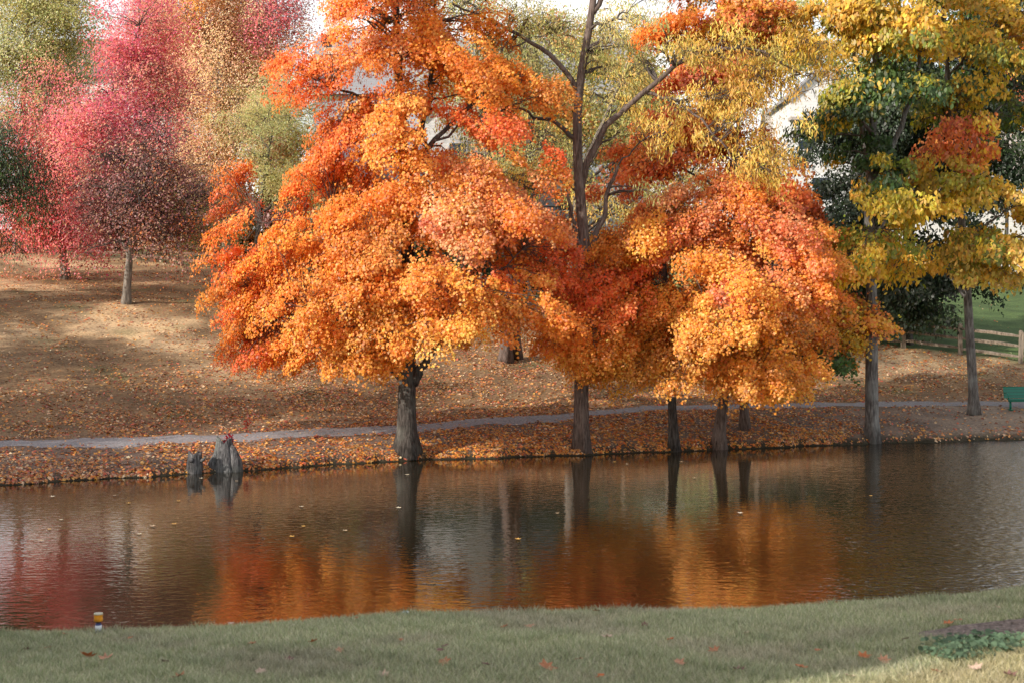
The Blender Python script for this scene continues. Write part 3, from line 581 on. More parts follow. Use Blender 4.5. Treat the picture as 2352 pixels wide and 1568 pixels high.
cr = [e2(500, 120, 140, 130, Yb, 0, 5, 1, 0), e2(420, 100, 80, 100, Yb, 0, 4, 1, 0), e2(560, 200, 110, 130, Yb, 0, 4.5, 1, 0), e2(440, 230, 70, 130, Yb, 0, 4, 1, 0), e2(610, 90, 70, 90, Yb, 0, 3.5, 1, 1), e2(350, 20, 80, 60, Yb, 0, 3.5, .9, 2), e2(480, -20, 130, 70, Yb, 0, 4, 1, 3), e2(640, 30, 50, 60, Yb, 0, 3, 1, 4), e2(580, 330, 90, 60, Yb, 0, 3.5, .8, 0), e2(450, 370, 70, 60, Yb, 0, 3.5, .8, 0), e2(330, 60, 40, 60, Yb, 0, 2, .8, 2)]
tree('pear_tree', 'tall peach pink tree with upswept fine foliage above the slope', 'tree', P, .3, cr, [PEACH, [*PEACH, *PINK], PINK, [*PEACH, *ORY], [*PURP, *CRIM]], 820, 190, .13, jit=.13, rc=1.1, kind='rh', bark='bark_pale', twig='twig_pale', nlimb=14, twigs=3, flat=1.1, droop=-.5, hang=-.8, bough_z=1, bough_r=1.2, lump=.5)
Yb = 76; P = [at(x, y, Yb) for x, y in ((590, 660), (590, 560), (600, 450), (620, 330), (640, 220))]; P[0][2] = h1(P[0][0], Yb)
cr = [e2(640, 300, 110, 110, Yb, 0, 3, 1, 0), e2(570, 260, 70, 70, Yb, 0, 3, .8, 0), e2(650, 430, 80, 50, Yb, 0, 2.6, 1, 0), e2(480, 520, 65, 60, Yb, 0, 2.4, 1, 1), e2(720, 380, 60, 60, Yb, 0, 2.4, .7, 0), e2(450, 470, 40, 40, Yb, 0, 2, .7, 1), e2(690, 200, 50, 50, Yb, 0, 2, .6, 0), e2(790, 450, 60, 40, Yb, 0, 2.4, .6, 2)]
tree('ash_tree', 'yellow green tree between the peach tree and the big orange maple', 'tree', P, .17, cr, [YGR, [*GRN, *YGR], [*OLI, *RUST]], 280, 190, .13, jit=.14, rc=.85, kind='slim', flat=.5, bark='bark_dark', nlimb=9, twigs=3)
Yb = 96; P = [at(x, y, Yb) for x, y in ((40, 600), (42, 480), (50, 300), (60, 120), (70, -40))]; P[0][2] = h1(P[0][0], Yb)
cr = [e2(60, 130, 110, 110, Yb, 0, 4.5, 1, 0), e2(130, 70, 60, 90, Yb, 0, 3.5, .8, 0), e2(20, 20, 110, 90, Yb, 0, 4, 1, 0), e2(110, 210, 90, 60, Yb, 0, 4, .8, 1), e2(30, 280, 90, 80, Yb, 0, 4, .8, 1), e2(90, -80, 120, 80, Yb, 0, 4, .8, 0)]
tree('poplar_tree', 'pale olive yellow tree in the top left corner behind the crimson tree', 'tree', P, .3, cr, [[*OLI, *YGR, (.66, .6, .36)], OLI], 330, 200, .15, jit=.14, rc=1.1, kind='rh', flat=.8, bark='bark_pale', nlimb=10)
Yb = 70; P = [at(x, y, Yb) for x, y in ((-60, 660), (-58, 520), (-50, 380), (-30, 240))]; P[0][2] = h1(P[0][0], Yb)
cr = [e2(10, 330, 65, 80, Yb, 0, 3, 1, 0), e2(40, 430, 60, 80, Yb, 0, 2.4, .8, 0), e2(-60, 400, 100, 150, Yb, 0, 3, 1, 0), e2(0, 540, 50, 60, Yb, 0, 2.2, .9, 1), e2(-20, 610, 40, 30, Yb, 0, 2, .7, 1)]
tree('willow_tree', 'dark green drooping tree cut off by the left edge of the photo', 'tree', P, .2, cr, [[*GRN, *DGRN, (.15, .17, .07)], [*DGRN, *RUST, *PURP]], 230, 110, .19, rc=.8, kind='slim', flat=.9, bark='bark_dark', nlimb=8, hang=1.6)

# -- trees beyond the fence, each with its own crown
BG = [('green_tree', 'dark thicket tree behind the left part of the big maple', 620, 560, 110, 60, 98, [*DGRN, *RUST], 120, 640), ('green_tree', 'olive brown tree behind the slim dark trunked maple', 1540, 590, 150, 110, 92, [*DGRN, *OLI], 170, 700), ('green_tree', 'dark green tree behind the fence left of the tall dark trunk', 1330, 600, 110, 80, 94, DGRN, 110, 690), ('pear_tree', 'faded peach brown tree filling the gap under the tall peach tree', 470, 440, 120, 110, 96, [*PEACH, *RUST, *OLI], 200, 620), ('green_tree', 'olive brown tree behind the left half of the big orange maple', 690, 420, 110, 110, 97, [*OLI, *RUST, *YGR], 170, 640), ('green_tree', 'thin olive tree behind the crimson tree top left', 230, 330, 110, 120, 104, [*OLI, *PINK], 140, 600), ('green_tree', 'sparse yellow green tree behind the right side of the big maple', 1210, 200, 190, 240, 100, [*YGR, *OLI, *YEL, *RUST], 280, 640), ('green_tree', 'low dark green tree behind the crimson tree', 180, 560, 110, 60, 106, DGRN, 90, 600), ('green_tree', 'brown green thicket tree behind the purple tree', 380, 560, 130, 50, 108, [*OLI, *PURP], 110, 600),
      ('green_tree', 'dark evergreen behind the fence between the two orange maples', 1240, 610, 130, 60, 93, DGRN, 100, 690), ('green_tree', 'dull olive tree behind the big maple trunk', 980, 590, 130, 55, 96, [*DGRN, *GRN], 100, 660),
      ('green_tree', 'mid green tree behind the rusty tree', 1780, 560, 170, 130, 84, [*GRN, *DGRN], 170, 740), ('green_tree', 'dark hedge tree behind the rail fence near the right bank', 2030, 740, 80, 35, 80, DGRN, 80, 790),
      ('green_tree', 'dark shrub tree just left of the right bank trees behind the rails', 1930, 690, 70, 60, 80, DGRN, 70, 780), ('green_tree', 'brownish tree showing in the top right corner', 2310, 170, 120, 110, 100, [*RUST, *GOLDG], 110, 560),
      ('green_tree', 'grey green tree behind the white house gable', 1790, 80, 170, 110, 128, [*OLI, *YGR, *GOLD], 170, 460), ('green_tree', 'yellow green tree rising beside the grey roofed house', 1450, 250, 150, 200, 104, [*YGR, *OLI], 170, 600),
      ('green_tree', 'brown red shrub tree below the yellow green tree at the fence', 760, 520, 110, 70, 92, [*OLI, *RUST, *PURP], 110, 640), ('green_tree', 'low red brown bush tree at the left foot of the slope', -40, 610, 60, 40, 98, [*PURP, *RUST], 50, 640),
      ('green_tree', 'olive brown tree standing between the two big crowns near the fence', 1690, 650, 120, 60, 88, [*DGRN, *OLI], 110, 720)]
for nm, lb, px, py, rx, ry, Yb, pal, nc, gy in BG:
    P = [at(px, gy, Yb), at(px+5, (gy+py)/2, Yb), at(px, py-ry*.4, Yb)]; P[0][2] = h1(P[0][0], Yb)
    if P[1][2] < P[0][2]+.3: P[1][2] = P[0][2]+.5*(P[2][2]-P[0][2])
    tree(nm, lb, 'tree', P, .16, [e2(px, py, rx, ry, Yb, 0, None, 1, 0), e2(px+rx*.3, py+ry*.3, rx*.7, ry*.7, Yb, 0, None, 1, 0), e2(px-rx*.3, py+ry*.25, rx*.7, ry*.7, Yb, 0, None, 1, 0)], [pal], nc, 130, .22, rc=1., kind='rh', flat=.7, nlimb=6, twigs=1, outer=.4, group='trees beyond the rail fence')

# -- trees on the left shore, their shade falls across the far bank
for i, (x, y, hh, rr, pal, lb) in enumerate([(-30, 32, 10.8, 3.6, ORR, 'red orange tree on the left shore nearest the water'), (-33, 39.5, 17, 5, GOLD, 'gold tree on the left shore'), (-37, 47, 14.5, 4.5, CRIM, 'crimson tree up the left slope'),
                                     (-30, 25.5, 7.5, 3.2, GRN, 'green tree on the left shore by the near bank'), (-41, 56, 15, 4.6, OLI, 'olive tree high on the left slope')]):
    z = h1(x, y); P = [np.array([x, y, z]), np.array([x, y, z+hh*.3]), np.array([x+.2, y, z+hh*.8])]
    tree('shore_tree', lb, 'tree', P, .22, [(np.array([x, y, z+hh*.55]), np.array([rr, rr, hh*.42]), 1, 0)], [pal], 160, 110, .24, rc=1.1, kind='rh', flat=.8, nlimb=7, twigs=1, outer=.3, group='trees on the left shore')

# ------------------------------------------------------------------ houses
def window(root, x, y, z, w, h, facing=-1, mull=True):
    a = MB(); t = .09
    for dx, dz, hw, hh in ((0, h/2+t/2, w/2+t, t/2), (0, -h/2-t/2, w/2+t, t/2), (-w/2-t/2, 0, t/2, h/2), (w/2+t/2, 0, t/2, h/2)): a.box((x+dx, y-.05, z+dz), (hw, .06, hh))
    if mull: a.box((x, y-.045, z), (w/2, .035, .03))
    f = a.build('window', M['trim'], root)
    b_ = MB(); b_.box((x, y-.012, z), (w/2, .02, h/2)); g_ = b_.build('pane', M['glass'], f)
    return f
def gable(mb, x0, x1, y0, y1, z0, z1, axis, rise):
    """prism walls with gable ends; axis = direction of the ridge"""
    if axis == 'y':
        xm = (x0+x1)/2; V = [(x0, y0, z0), (x1, y0, z0), (x1, y0, z1), (xm, y0, z1+rise), (x0, y0, z1)]; V += [(a, y1, c) for a, _, c in V]
    else:
        ym = (y0+y1)/2; V = [(x0, y0, z0), (x0, y1, z0), (x0, y1, z1), (x0, ym, z1+rise), (x0, y0, z1)]; V += [(x1, b_, c) for _, b_, c in V]
    mb.add(V, [(0, 1, 2, 3, 4), (9, 8, 7, 6, 5), (0, 5, 6, 1), (1, 6, 7, 2), (0, 4, 9, 5)])
def roof(root, x0, x1, y0, y1, z1, rise, axis, mat, ov=.45, th=.16):
    mb = MB()
    if axis == 'y':
        xm = (x0+x1)/2; half = (x1-x0)/2; s = rise/half
        for sg in (-1, 1):
            xe = xm+sg*(half+ov); ze = z1-s*ov
            V = [(xm, y0-ov, z1+rise+.03), (xe, y0-ov, ze+.03), (xe, y1+ov, ze+.03), (xm, y1+ov, z1+rise+.03)]; V += [(a, b_, c+th) for a, b_, c in V]
            mb.add(V, [(0, 1, 2, 3), (7, 6, 5, 4), (0, 4, 5, 1), (1, 5, 6, 2), (2, 6, 7, 3)])
    else:
        ym = (y0+y1)/2; half = (y1-y0)/2; s = rise/half
        for sg in (-1, 1):
            ye = ym+sg*(half+ov); ze = z1-s*ov
            V = [(x0-ov, ym, z1+rise+.03), (x0-ov, ye, ze+.03), (x1+ov, ye, ze+.03), (x1+ov, ym, z1+rise+.03)]; V += [(a, b_, c+th) for a, b_, c in V]
            mb.add(V, [(0, 1, 2, 3), (7, 6, 5, 4), (0, 4, 5, 1), (1, 5, 6, 2), (2, 6, 7, 3)])
    return mb.build('roof', mat, root)

# middle house with grey roof and chimney
Yh = 112; s = Yh/F*K
def X(px): return (px*K-512)/F*Yh
def Z(py): return CAMZ-(py*K-HY)/F*Yh
hs = tag(empty('house', (0, 0, 0)), 'pale sided house with grey shingle roof behind the big orange maple', 'house')
mb = MB(); gable(mb, X(720), X(1480), Yh, Yh+11, 8.2, Z(205), 'x', 4.6); mb.build('wall', M['side_grey'], hs)
rf = roof(hs, X(720), X(1480), Yh, Yh+11, Z(205), 4.6, 'x', M['roof'])
mb = MB(); cx = X(757); mb.box((cx, Yh+2, Z(101)-2.6), (.62, .5, 2.6), bev=.03); ch = mb.build('chimney', M['brick'], rf)
mb = MB(); cx = X(746); mb.box((cx, Yh+2, Z(87)+.05), (.27, .27, .45)); mb.box((cx, Yh+2, Z(79)), (.48, .4, .33), bev=.03); mb.build('chimney_cap', M['flue'], rf)
# lit white gable wing
mb = MB(); gable(mb, X(985), X(1130), Yh-5, Yh, 8.2, Z(285), 'y', 2.4); mb.build('wall', M['side_white'], hs)
roof(hs, X(985), X(1130), Yh-5, Yh-.3, Z(285), 2.4, 'y', M['roof'], .35)
for px, py, w, h in ((1240, 375, 1.5, 1.4), (1420, 370, 1.3, 1.6), (800, 300, 1.2, 1.5), (880, 420, 1.2, 1.6), (1300, 460, 1.2, 1.5)): window(hs, X(px), Yh, Z(py), w, h)
window(hs, X(1057), Yh-5, Z(370), 1.2, 1.6); window(hs, X(1057), Yh-5, Z(520), 1.2, 1.6)
mb = MB(); mb.box((X(1190), Yh-1.9, Z(515)), (4.2, 1.9, .12)); 
for k in range(5): mb.box((X(1190)-4+k*2, Yh-3.7, (Z(515)+8.2)/2), (.08, .08, (Z(515)-8.2)/2))
for k in range(28): mb.box((X(1190)-4.1+k*.3, Yh-3.75, Z(515)+.6), (.025, .025, .45))
mb.box((X(1190), Yh-3.75, Z(515)+1.08), (4.2, .06, .04)); mb.build('deck', M['deck'], hs)
mb = MB(); mb.box(((X(720)+X(1480))/2, Yh-.48, Z(205)-.32), ((X(1480)-X(720))/2+.4, .05, .1)); mb.build('gutter', M['gtrim'], hs)

# right house with white gable
hs = tag(empty('house', (0, 0, 0)), 'house with bright white gable and tan shingle roof behind the right bank trees', 'house')
Yh = 104
mb = MB(); gable(mb, X(1800), X(2560), Yh, Yh+12, 7, Z(400), 'x', 5.2); mb.build('wall', M['side_tan'], hs)
roof(hs, X(1800), X(2560), Yh, Yh+12, Z(400), 5.2, 'x', M['roof_tan'])
mb = MB(); gable(mb, X(1800), X(1935), Yh-2.5, Yh+5, 7, Z(232), 'y', 1.75); mb.build('wall', M['side_white'], hs)
roof(hs, X(1800), X(1935), Yh-2.5, Yh+5, Z(232), 1.75, 'y', M['roof'], .35)
mb = MB(); mb.box(((X(1800)+X(1935))/2, Yh-2.9, Z(285)), ((X(1935)-X(1800))/2+.15, .55, .1)); mb.build('skirt_roof', M['roof_tan'], hs)
window(hs, X(1912), Yh-2.5, Z(325), 1.0, 1.3); window(hs, X(1835), Yh-2.5, Z(330), 1.0, 1.3); window(hs, X(1870), Yh-2.5, Z(440), 1.3, 1.5)
for px in (2020, 2110, 2200, 2300): window(hs, X(px), Yh, Z(440), 1.3, 1.5)
mb = MB(); mb.box(((X(1940)+X(2560))/2, Yh-.5, Z(400)-.38), ((X(2560)-X(1940))/2, .05, .12)); mb.build('gutter', M['trim'], hs)
# left house roof
hs = tag(empty('house', (0, 0, 0)), 'brown roofed house seen only by its ridge between the left trees', 'house')
Yh = 122
mb = MB(); gable(mb, X(60), X(380), Yh, Yh+11, 9, Z(250), 'x', 4); mb.build('wall', M['side_tan'], hs)
roof(hs, X(60), X(380), Yh, Yh+11, Z(170), 3.6, 'x', M['roof_brown']); window(hs, X(180), Yh, Z(330), 1.3, 1.5); window(hs, X(280), Yh, Z(330), 1.3, 1.5)
mb = MB(); mb.box(((X(60)+X(380))/2, Yh+5.5, (Z(250)+Z(170))/2), ((X(380)-X(60))/2-.1, 5.3, (Z(170)-Z(250))/2)); mb.build('upper_wall', M['side_tan'], hs)

# the house behind and left of the viewer; its shade covers the near lawn
hs = tag(empty('house', (0, 0, 0)), 'neighbouring two storey house on the near bank left of the viewer', 'house')
hx0, hx1, hy0, hy1 = -20.5, -9.5, 1.9, 11.3
mb = MB(); gable(mb, hx0, hx1, hy0, hy1, 2, 10.6, 'y', 3); mb.build('wall', M['side_tan'], hs); roof(hs, hx0, hx1, hy0, hy1, 10.6, 3, 'y', M['roof'], .1)
for x in (-17.5, -12.5):
    for z in (5, 8.2): window(hs, x, hy0, z, 1.3, 1.6)

# ------------------------------------------------------------------ rail fence
fr = tag(empty('rail_fence', (0, 0, 0)), 'weathered split rail fence with three rails crossing the hillside', 'fence')
cum = np.r_[0, np.cumsum(np.hypot(np.diff(fx), np.diff(fy)))]; tt = np.arange(2.3, cum[-1], 2.75)
PXf = np.interp(tt, cum, fx); PYf = np.interp(tt, cum, fy)
for i in range(len(tt)):
    x, y = PXf[i], PYf[i]; z = h1(x, y); mt = M['fence'] if x > -5 else M['fence_red']
    mb = MB(); hgt = 1.42+R.normal(0, .03)
    mb.box((x, y, z+hgt/2-.1), (.1, .085, hgt/2+.1), rz=R.uniform(-.2, .2), ry=R.normal(0, .03), bev=.02)
    mb.add([(x-.09, y-.07, z+hgt-.02), (x+.09, y-.07, z+hgt-.02), (x+.09, y+.07, z+hgt-.02), (x-.09, y+.07, z+hgt-.02), (x-.05, y, z+hgt+.09), (x+.06, y, z+hgt+.07)], [(0, 1, 5, 4), (2, 3, 4, 5), (1, 2, 5), (3, 0, 4)])
    mb.build('post', mt, fr)
    if i+1 < len(tt):
        x2, y2 = PXf[i+1], PYf[i+1]; z2 = h1(x2, y2)
        for k, hh in enumerate((.32, .76, 1.18)):
            mb = MB(); a = np.array([x, y, z+hh+R.normal(0, .03)]); b_ = np.array([x2, y2, z2+hh+R.normal(0, .03)])
            Q = np.linspace(a, b_, 7); Q[1:-1] += R.normal(0, .012, (5, 3)); mb.tube(Q, [.05, .08, .088, .09, .085, .078, .05], 5, smooth=False); mb.build('rail', mt, fr)

# ------------------------------------------------------------------ stumps
def stump(label, px, py, w, hgt, lean, topw, seed):
    x, y, z = hit(px, py); y += .12; z = 0
    r = np.random.default_rng(seed); seg = 40; rows = 18; V = []; th = np.arange(seg)/seg*2*math.pi
    ph = r.uniform(0, 6, 6); top = .06*np.sin(th*2+ph[0])+.05*np.sin(th*5+ph[1])
    for i in range(rows):
        t = i/(rows-1); rad = (w/2)*((1-t)**1.6*(1-topw)+topw)*(1+.04*math.sin(t*9+ph[5]))
        k = .5+(1-t)
        rr = rad*(1+k*.06*np.sin(4*th+ph[1]+t)+k*.05*np.sin(7*th+ph[2]+t*2)+.035*np.sin(13*th+ph[3])+.03*np.sin(19*th+ph[4]+t*3))
        for j in range(seg): V.append((lean*t*hgt+rr[j]*math.cos(th[j]), rr[j]*.8*math.sin(th[j]), -.25+(hgt+.25)*t+(top[j]*t*hgt*1.2)))
    f = [(i*seg+j, i*seg+(j+1) % seg, (i+1)*seg+(j+1) % seg, (i+1)*seg+j) for i in range(rows-1) for j in range(seg)]
    V.append((lean*hgt, 0, hgt-.1)); f += [((rows-1)*seg+j, (rows-1)*seg+(j+1) % seg, len(V)-1) for j in range(seg)]
    o = tag(empty('tree_stump', (x, y, z)), label, 'stump'); mb = MB(); mb.add(V, f, True); mb.build('wood', M['stump'], o); return o
s1 = stump('smaller squarish grey stump standing at the water edge, left one', 444, 1086, .5, .62, .03, .86, 3)
mb = MB(); mb.tube([(.2, -.05, .38), (.3, -.08, .42), (.36, -.1, .5)], [.06, .045, .03], 8); mb.tube([(-.05, -.2, .42), (-.03, -.27, .43)], [.08, .05], 10); mb.build('knot', M['stump'], s1)
s2 = stump('taller tapering grey stump with red sprig on top, right one', 515, 1082, .98, .95, -.02, .5, 8)
mb = MB(); mb.tube([(.4, -.1, -.1), (.36, -.12, .35), (.27, -.1, .65), (.2, -.05, .82)], [.2, .17, .11, .04], 10); mb.tube([(-.5, -.1, -.1), (-.36, -.1, .25), (-.2, -.06, .6)], [.15, .13, .08], 10); mb.build('root_buttress', M['stump'], s2)
n = 70; pos = R.normal(0, 1, (n, 3))*np.array([.07, .04, .07])+np.array([.12, 0, 1.0])
leaves('sprig', pos, R.normal(0, 1, (n, 3)), np.full(n, .07), np.tile((.4, .03, .05), (n, 1))*R.uniform(.6, 1.4, (n, 1)), 'maple', M['leaf'], s2)
x, y, z = hit(566, 992)
sp = tag(empty('sapling', (x, y, z)), 'tiny red leaved sapling beside the path right of the stumps', 'sapling')
mb = MB(); mb.tube([(0, 0, 0), (.02, 0, .2), (0, .02, .45)], [.012, .009, .005], 5); mb.build('stem', M['twig'], sp)
n = 50; pos = R.normal(0, 1, (n, 3))*np.array([.06, .05, .15])+np.array([0, 0, .32])
leaves('foliage', pos, R.normal(0, 1, (n, 3)), np.full(n, .08), np.tile((.35, .06, .04), (n, 1))*R.uniform(.6, 1.4, (n, 1)), 'maple', M['leaf'], sp)

# ------------------------------------------------------------------ green bench
x, y, z = hit(2325, 940)
bn = tag(empty('park_bench', (x+.62, y, z), .04), 'green perforated metal bench beside the path at the right edge', 'bench')
m, nt, out = newmat('perforated green metal')
tc = N(nt, 'ShaderNodeTexCoord'); mp = N(nt, 'ShaderNodeMapping'); mp.inputs['Scale'].default_value = (28, 28, 28); L(nt, tc.outputs['Object'], mp.inputs[0])
vo = N(nt, 'ShaderNodeTexVoronoi', Scale=1); vo.inputs['Randomness'].default_value = 0; L(nt, mp.outputs[0], vo.inputs['Vector'])
r = ramp(nt, [(.3, (.02, .03, .02)), (.38, (.004, .17, .11))]); L(nt, vo.outputs['Distance'], r.inputs[0])
p = N(nt, 'ShaderNodeBsdfPrincipled', Roughness=.4); L(nt, r.outputs[0], p.inputs['Base Color']); L(nt, p.outputs[0], out.inputs[0]); M['perf'] = m
def strip(prof, x0, x1, th, name, mat, parent):
    mb = MB(); prof = np.array(prof, float); d = np.gradient(prof, axis=0); d = unit(d); nn = np.stack([-d[:, 1], d[:, 0]], 1)*th
    V = []; k = len(prof)
    for xx in (x0, x1):
        V += [(xx, a[0], a[1]) for a in prof]+[(xx, a[0], a[1]) for a in prof+nn]
    f = []
    for i in range(k-1): f += [(i, i+1, 2*k+i+1, 2*k+i), (k+i+1, k+i, 3*k+i, 3*k+i+1), (i+1, i, k+i, k+i+1), (2*k+i, 2*k+i+1, 3*k+i+1, 3*k+i)]
    f += [(0, 2*k, 3*k, k), (k-1, 2*k-1, 4*k-1, 3*k-1)]; mb.add(V, f, False); return mb.build(name, mat, parent)
strip([(-.3, .36), (-.31, .42), (-.26, .455), (-.1, .44), (.08, .42), (.17, .43)], -.9, .9, .02, 'seat', M['perf'], bn)
strip([(.17, .46), (.21, .6), (.26, .78), (.285, .86), (.3, .88)], -.9, .9, .02, 'backrest', M['perf'], bn)
for sx_ in (-.88, .88):
    mb = MB(); mb.tube([(sx_, .22, .66), (sx_, .05, .67), (sx_, -.15, .655), (sx_, -.26, .6), (sx_, -.29, .52), (sx_, -.27, .42)], .022, 8); mb.build('armrest', M['green'], bn)
for sx_ in (-.72, .72):
    mb = MB(); mb.tube([(sx_, -.05, 0), (sx_, -.05, .4)], .045, 10); mb.box((sx_, -.02, .02), (.045, .27, .02), bev=.008); mb.box((sx_, -.05, .4), (.03, .22, .02)); mb.tube([(sx_, .1, .4), (sx_, .22, .5), (sx_, .3, .84)], .025, 8); mb.build('leg', M['green'], bn)
mb = MB(); mb.tube([(-.9, .3, .885), (.9, .3, .885)], .022, 8); mb.tube([(-.9, -.31, .37), (.9, -.31, .37)], .022, 8); mb.build('frame', M['green'], bn)

# ------------------------------------------------------------------ small stake light on the near lawn
y = 12.33; x = (226*K-512)/F*y; z = h1(x, y)
st = tag(empty('stake_light', (x, y, z+.012)), 'small stake light with amber head and white label on a blue body', 'garden light')
mblue = plain('blue plastic', (.03, .04, .16), .35, .1); mamb = plain('amber plastic', (.75, .3, .02), .3, .2, 30); mcr = plain('cream plastic', (.6, .55, .4), .4, .08); mwh = plain('white label paper', (.75, .78, .82), .6, .05)
mb = MB(); mb.lathe((0, 0, 0), [(.026, -.06), (.026, .055), (.022, .065), (.02, .075)]); mb.build('body', mblue, st)
mb = MB(); mb.lathe((0, 0, .012), [(.0275, 0), (.0275, .043)]); mb.build('label_band', mwh, st)
mb = MB(); mb.lathe((0, 0, .073), [(.021, 0), (.021, .014)]); mb.build('collar', M['flue'], st)
mb = MB(); mb.lathe((0, 0, .087), [(.03, 0), (.038, .004), (.036, .025), (.034, .035), (.036, .052), (.036, .055)]); mb.build('lens', mamb, st)
mb = MB(); mb.lathe((0, 0, .142), [(.037, 0), (.037, .01), (.034, .013)]); mb.build('cap', mcr, st)
y = 12.4; x = (932*K-512)/F*y; z = h1(x, y)
mb = MB()
mb.lathe((0, 0, 0), [(.02, -.01), (.036, .0), (.034, .014), (.022, .024), (.006, .028)], 12)
o = tag(mb.build('white_stone', plain('white stone', (.75, .76, .78), .6, .12, 60, .004)), 'small white stone at the crest of the near lawn', 'stone'); o.location = (x, y, z+.01); o.scale = (1, .7, .9)

# ------------------------------------------------------------------ fallen leaves
def norm_at(x, y):
    e = .15; gx = (H(x+e, y)-H(x-e, y))/(2*e); gy = (H(x, y+e)-H(x, y-e))/(2*e); return unit(np.stack([-gx, -gy, np.ones_like(gx)], 1))
LIT = np.array([(.42, .2, .08), (.5, .24, .08), (.34, .16, .08), (.6, .28, .07), (.3, .14, .1), (.5, .34, .2), (.62, .42, .26), (.24, .1, .06), (.58, .2, .06), (.42, .1, .06)])
n = 430000
x = R.uniform(-32, 34, n); u = R.random(n); y = shore(x)+.05+u**1.35*44
d = y-shore(x)
dens = .27+.0*d
dens = dens+.75*np.exp(-((x+3)/9)**2-((d-4)/10)**2)+.65*np.exp(-((x-7)/6)**2-((d-3)/6)**2)+.5*np.exp(-((x-0)/10)**2-((d-14)/9)**2)+.38*np.exp(-((x+12)/8)**2-((d-9)/7)**2)+.8*np.exp(-(d/.8)**2)*(x < 12)+.25*np.exp(-((d-12)/5)**2)*(x > 8)
dens *= .3+.7*sstep(-.7, .9, nz(x, y, .9)+.6*nz(x, y, 2.3)+.5*nz(x, y, .33))
pc = np.abs(y-pathc(x)); onp = sstep(.95, .4, pc); dens *= 1-onp*.84
dens *= np.where((x > 13) & (d < 4.5) & (d > .9), .4, 1)
dens *= 1-.97*behind_fence(x, y)
k = R.random(n) < np.clip(dens, 0, 1); x, y, d = x[k], y[k], d[k]; n = len(x)
nr = unit(norm_at(x, y)+R.normal(0, .33, (n, 3))*np.array([1, 1, .3])); pos = np.stack([x, y, H(x, y)+.025], 1)
col = LIT[R.integers(0, len(LIT), n)]*R.uniform(.6, 1.35, (n, 1))*1.35
fresh = np.exp(-((x+2)/8)**2-(d/6)**2)+np.exp(-((x-8)/5)**2-(d/5)**2)
kk = R.random(n) < np.clip(fresh, 0, 1)*.55; col[kk] = np.array([(.75, .26, .04), (.8, .36, .06), (.7, .18, .04), (.78, .45, .15)])[R.integers(0, 4, kk.sum())]*R.uniform(.6, 1.2, (kk.sum(), 1))
o = leaves('leaf_litter', pos, nr, R.uniform(.05, .1, n)*np.where(R.random(n) < .3, 1.7, 1), np.clip(col, 0, .9), 'maple', M['litter'], None, 0)
tag(o, 'carpet of fallen brown and orange leaves over the far bank and slope', 'fallen leaves', kind='stuff')

# leaves on the near lawn, each its own thing
LV = [(110, 1493, .05), (62, 1497, .05), (200, 1515, .1), (245, 1519, .09), (25, 1527, .06), (580, 1484, .06), (665, 1520, .06), (720, 1480, .06), (470, 1435, .05), (530, 1438, .05), (1022, 1527, .08), (1022, 1490, .05), (1160, 1445, .05), (1218, 1445, .07), (1393, 1470, .08),
      (1255, 1540, .1), (1115, 1533, .06), (1380, 1560, .05), (95, 1420, .04), (330, 1418, .04), (1370, 1408, .06), (1010, 1500, .05), (1985, 1515, .08), (2030, 1522, .07), (1715, 1460, .06), (1880, 1500, .05), (2080, 1475, .06), (2180, 1438, .07), (2200, 1430, .06), (2290, 1400, .05),
      (1640, 1500, .07), (1700, 1545, .08), (1840, 1540, .08), (1560, 1530, .07), (1950, 1560, .08), (410, 1564, .09), (380, 1525, .05), (820, 1424, .04), (780, 1500, .06), (600, 1548, .07), (920, 1475, .04), (1480, 1440, .05), (1540, 1475, .05), (1330, 1520, .05), (2240, 1540, .08), (2150, 1550, .06), (2320, 1560, .08), (300, 1470, .05), (150, 1462, .05), (880, 1555, .06)]
LC = [((.42, .17, .08), 'rust brown'), ((.5, .25, .15), 'tan brown'), ((.2, .1, .08), 'dark brown'), ((.55, .38, .28), 'pale pinkish tan'), ((.5, .15, .05), 'orange brown')]
for i, (px, py, s) in enumerate(LV):
    x, y, z = hitn(px, min(py, 1562)); S = leafshape('maple'); c, cn = LC[(i*7) % 5]
    a = R.uniform(0, 6.28); curl = R.uniform(2, 9); V = []
    for (u, v) in np.vstack([[(0, 0)], S]):
        U = u*s*1.25; W = v*s*1.25; V.append((U*math.cos(a)-W*math.sin(a), U*math.sin(a)+W*math.cos(a), curl*(U*U+.6*W*W)+.016+R.normal(0, .003)))
    mb = MB(); mb.add(V, [(0, 1+j, 1+(j+1) % 12) for j in range(12)])
    key = 'dry leaf '+cn
    mt = bpy.data.materials.get(key) or plain(key, c, .8, .3, 40)
    o = mb.build('fallen_leaf', mt); o.location = (x, y, z+.012); o.rotation_euler = (R.normal(0, .25), R.normal(0, .25), 0)
    tag(o, cn+' curled dry leaf lying on the near lawn', 'leaf', 'dry leaves scattered over the near lawn')
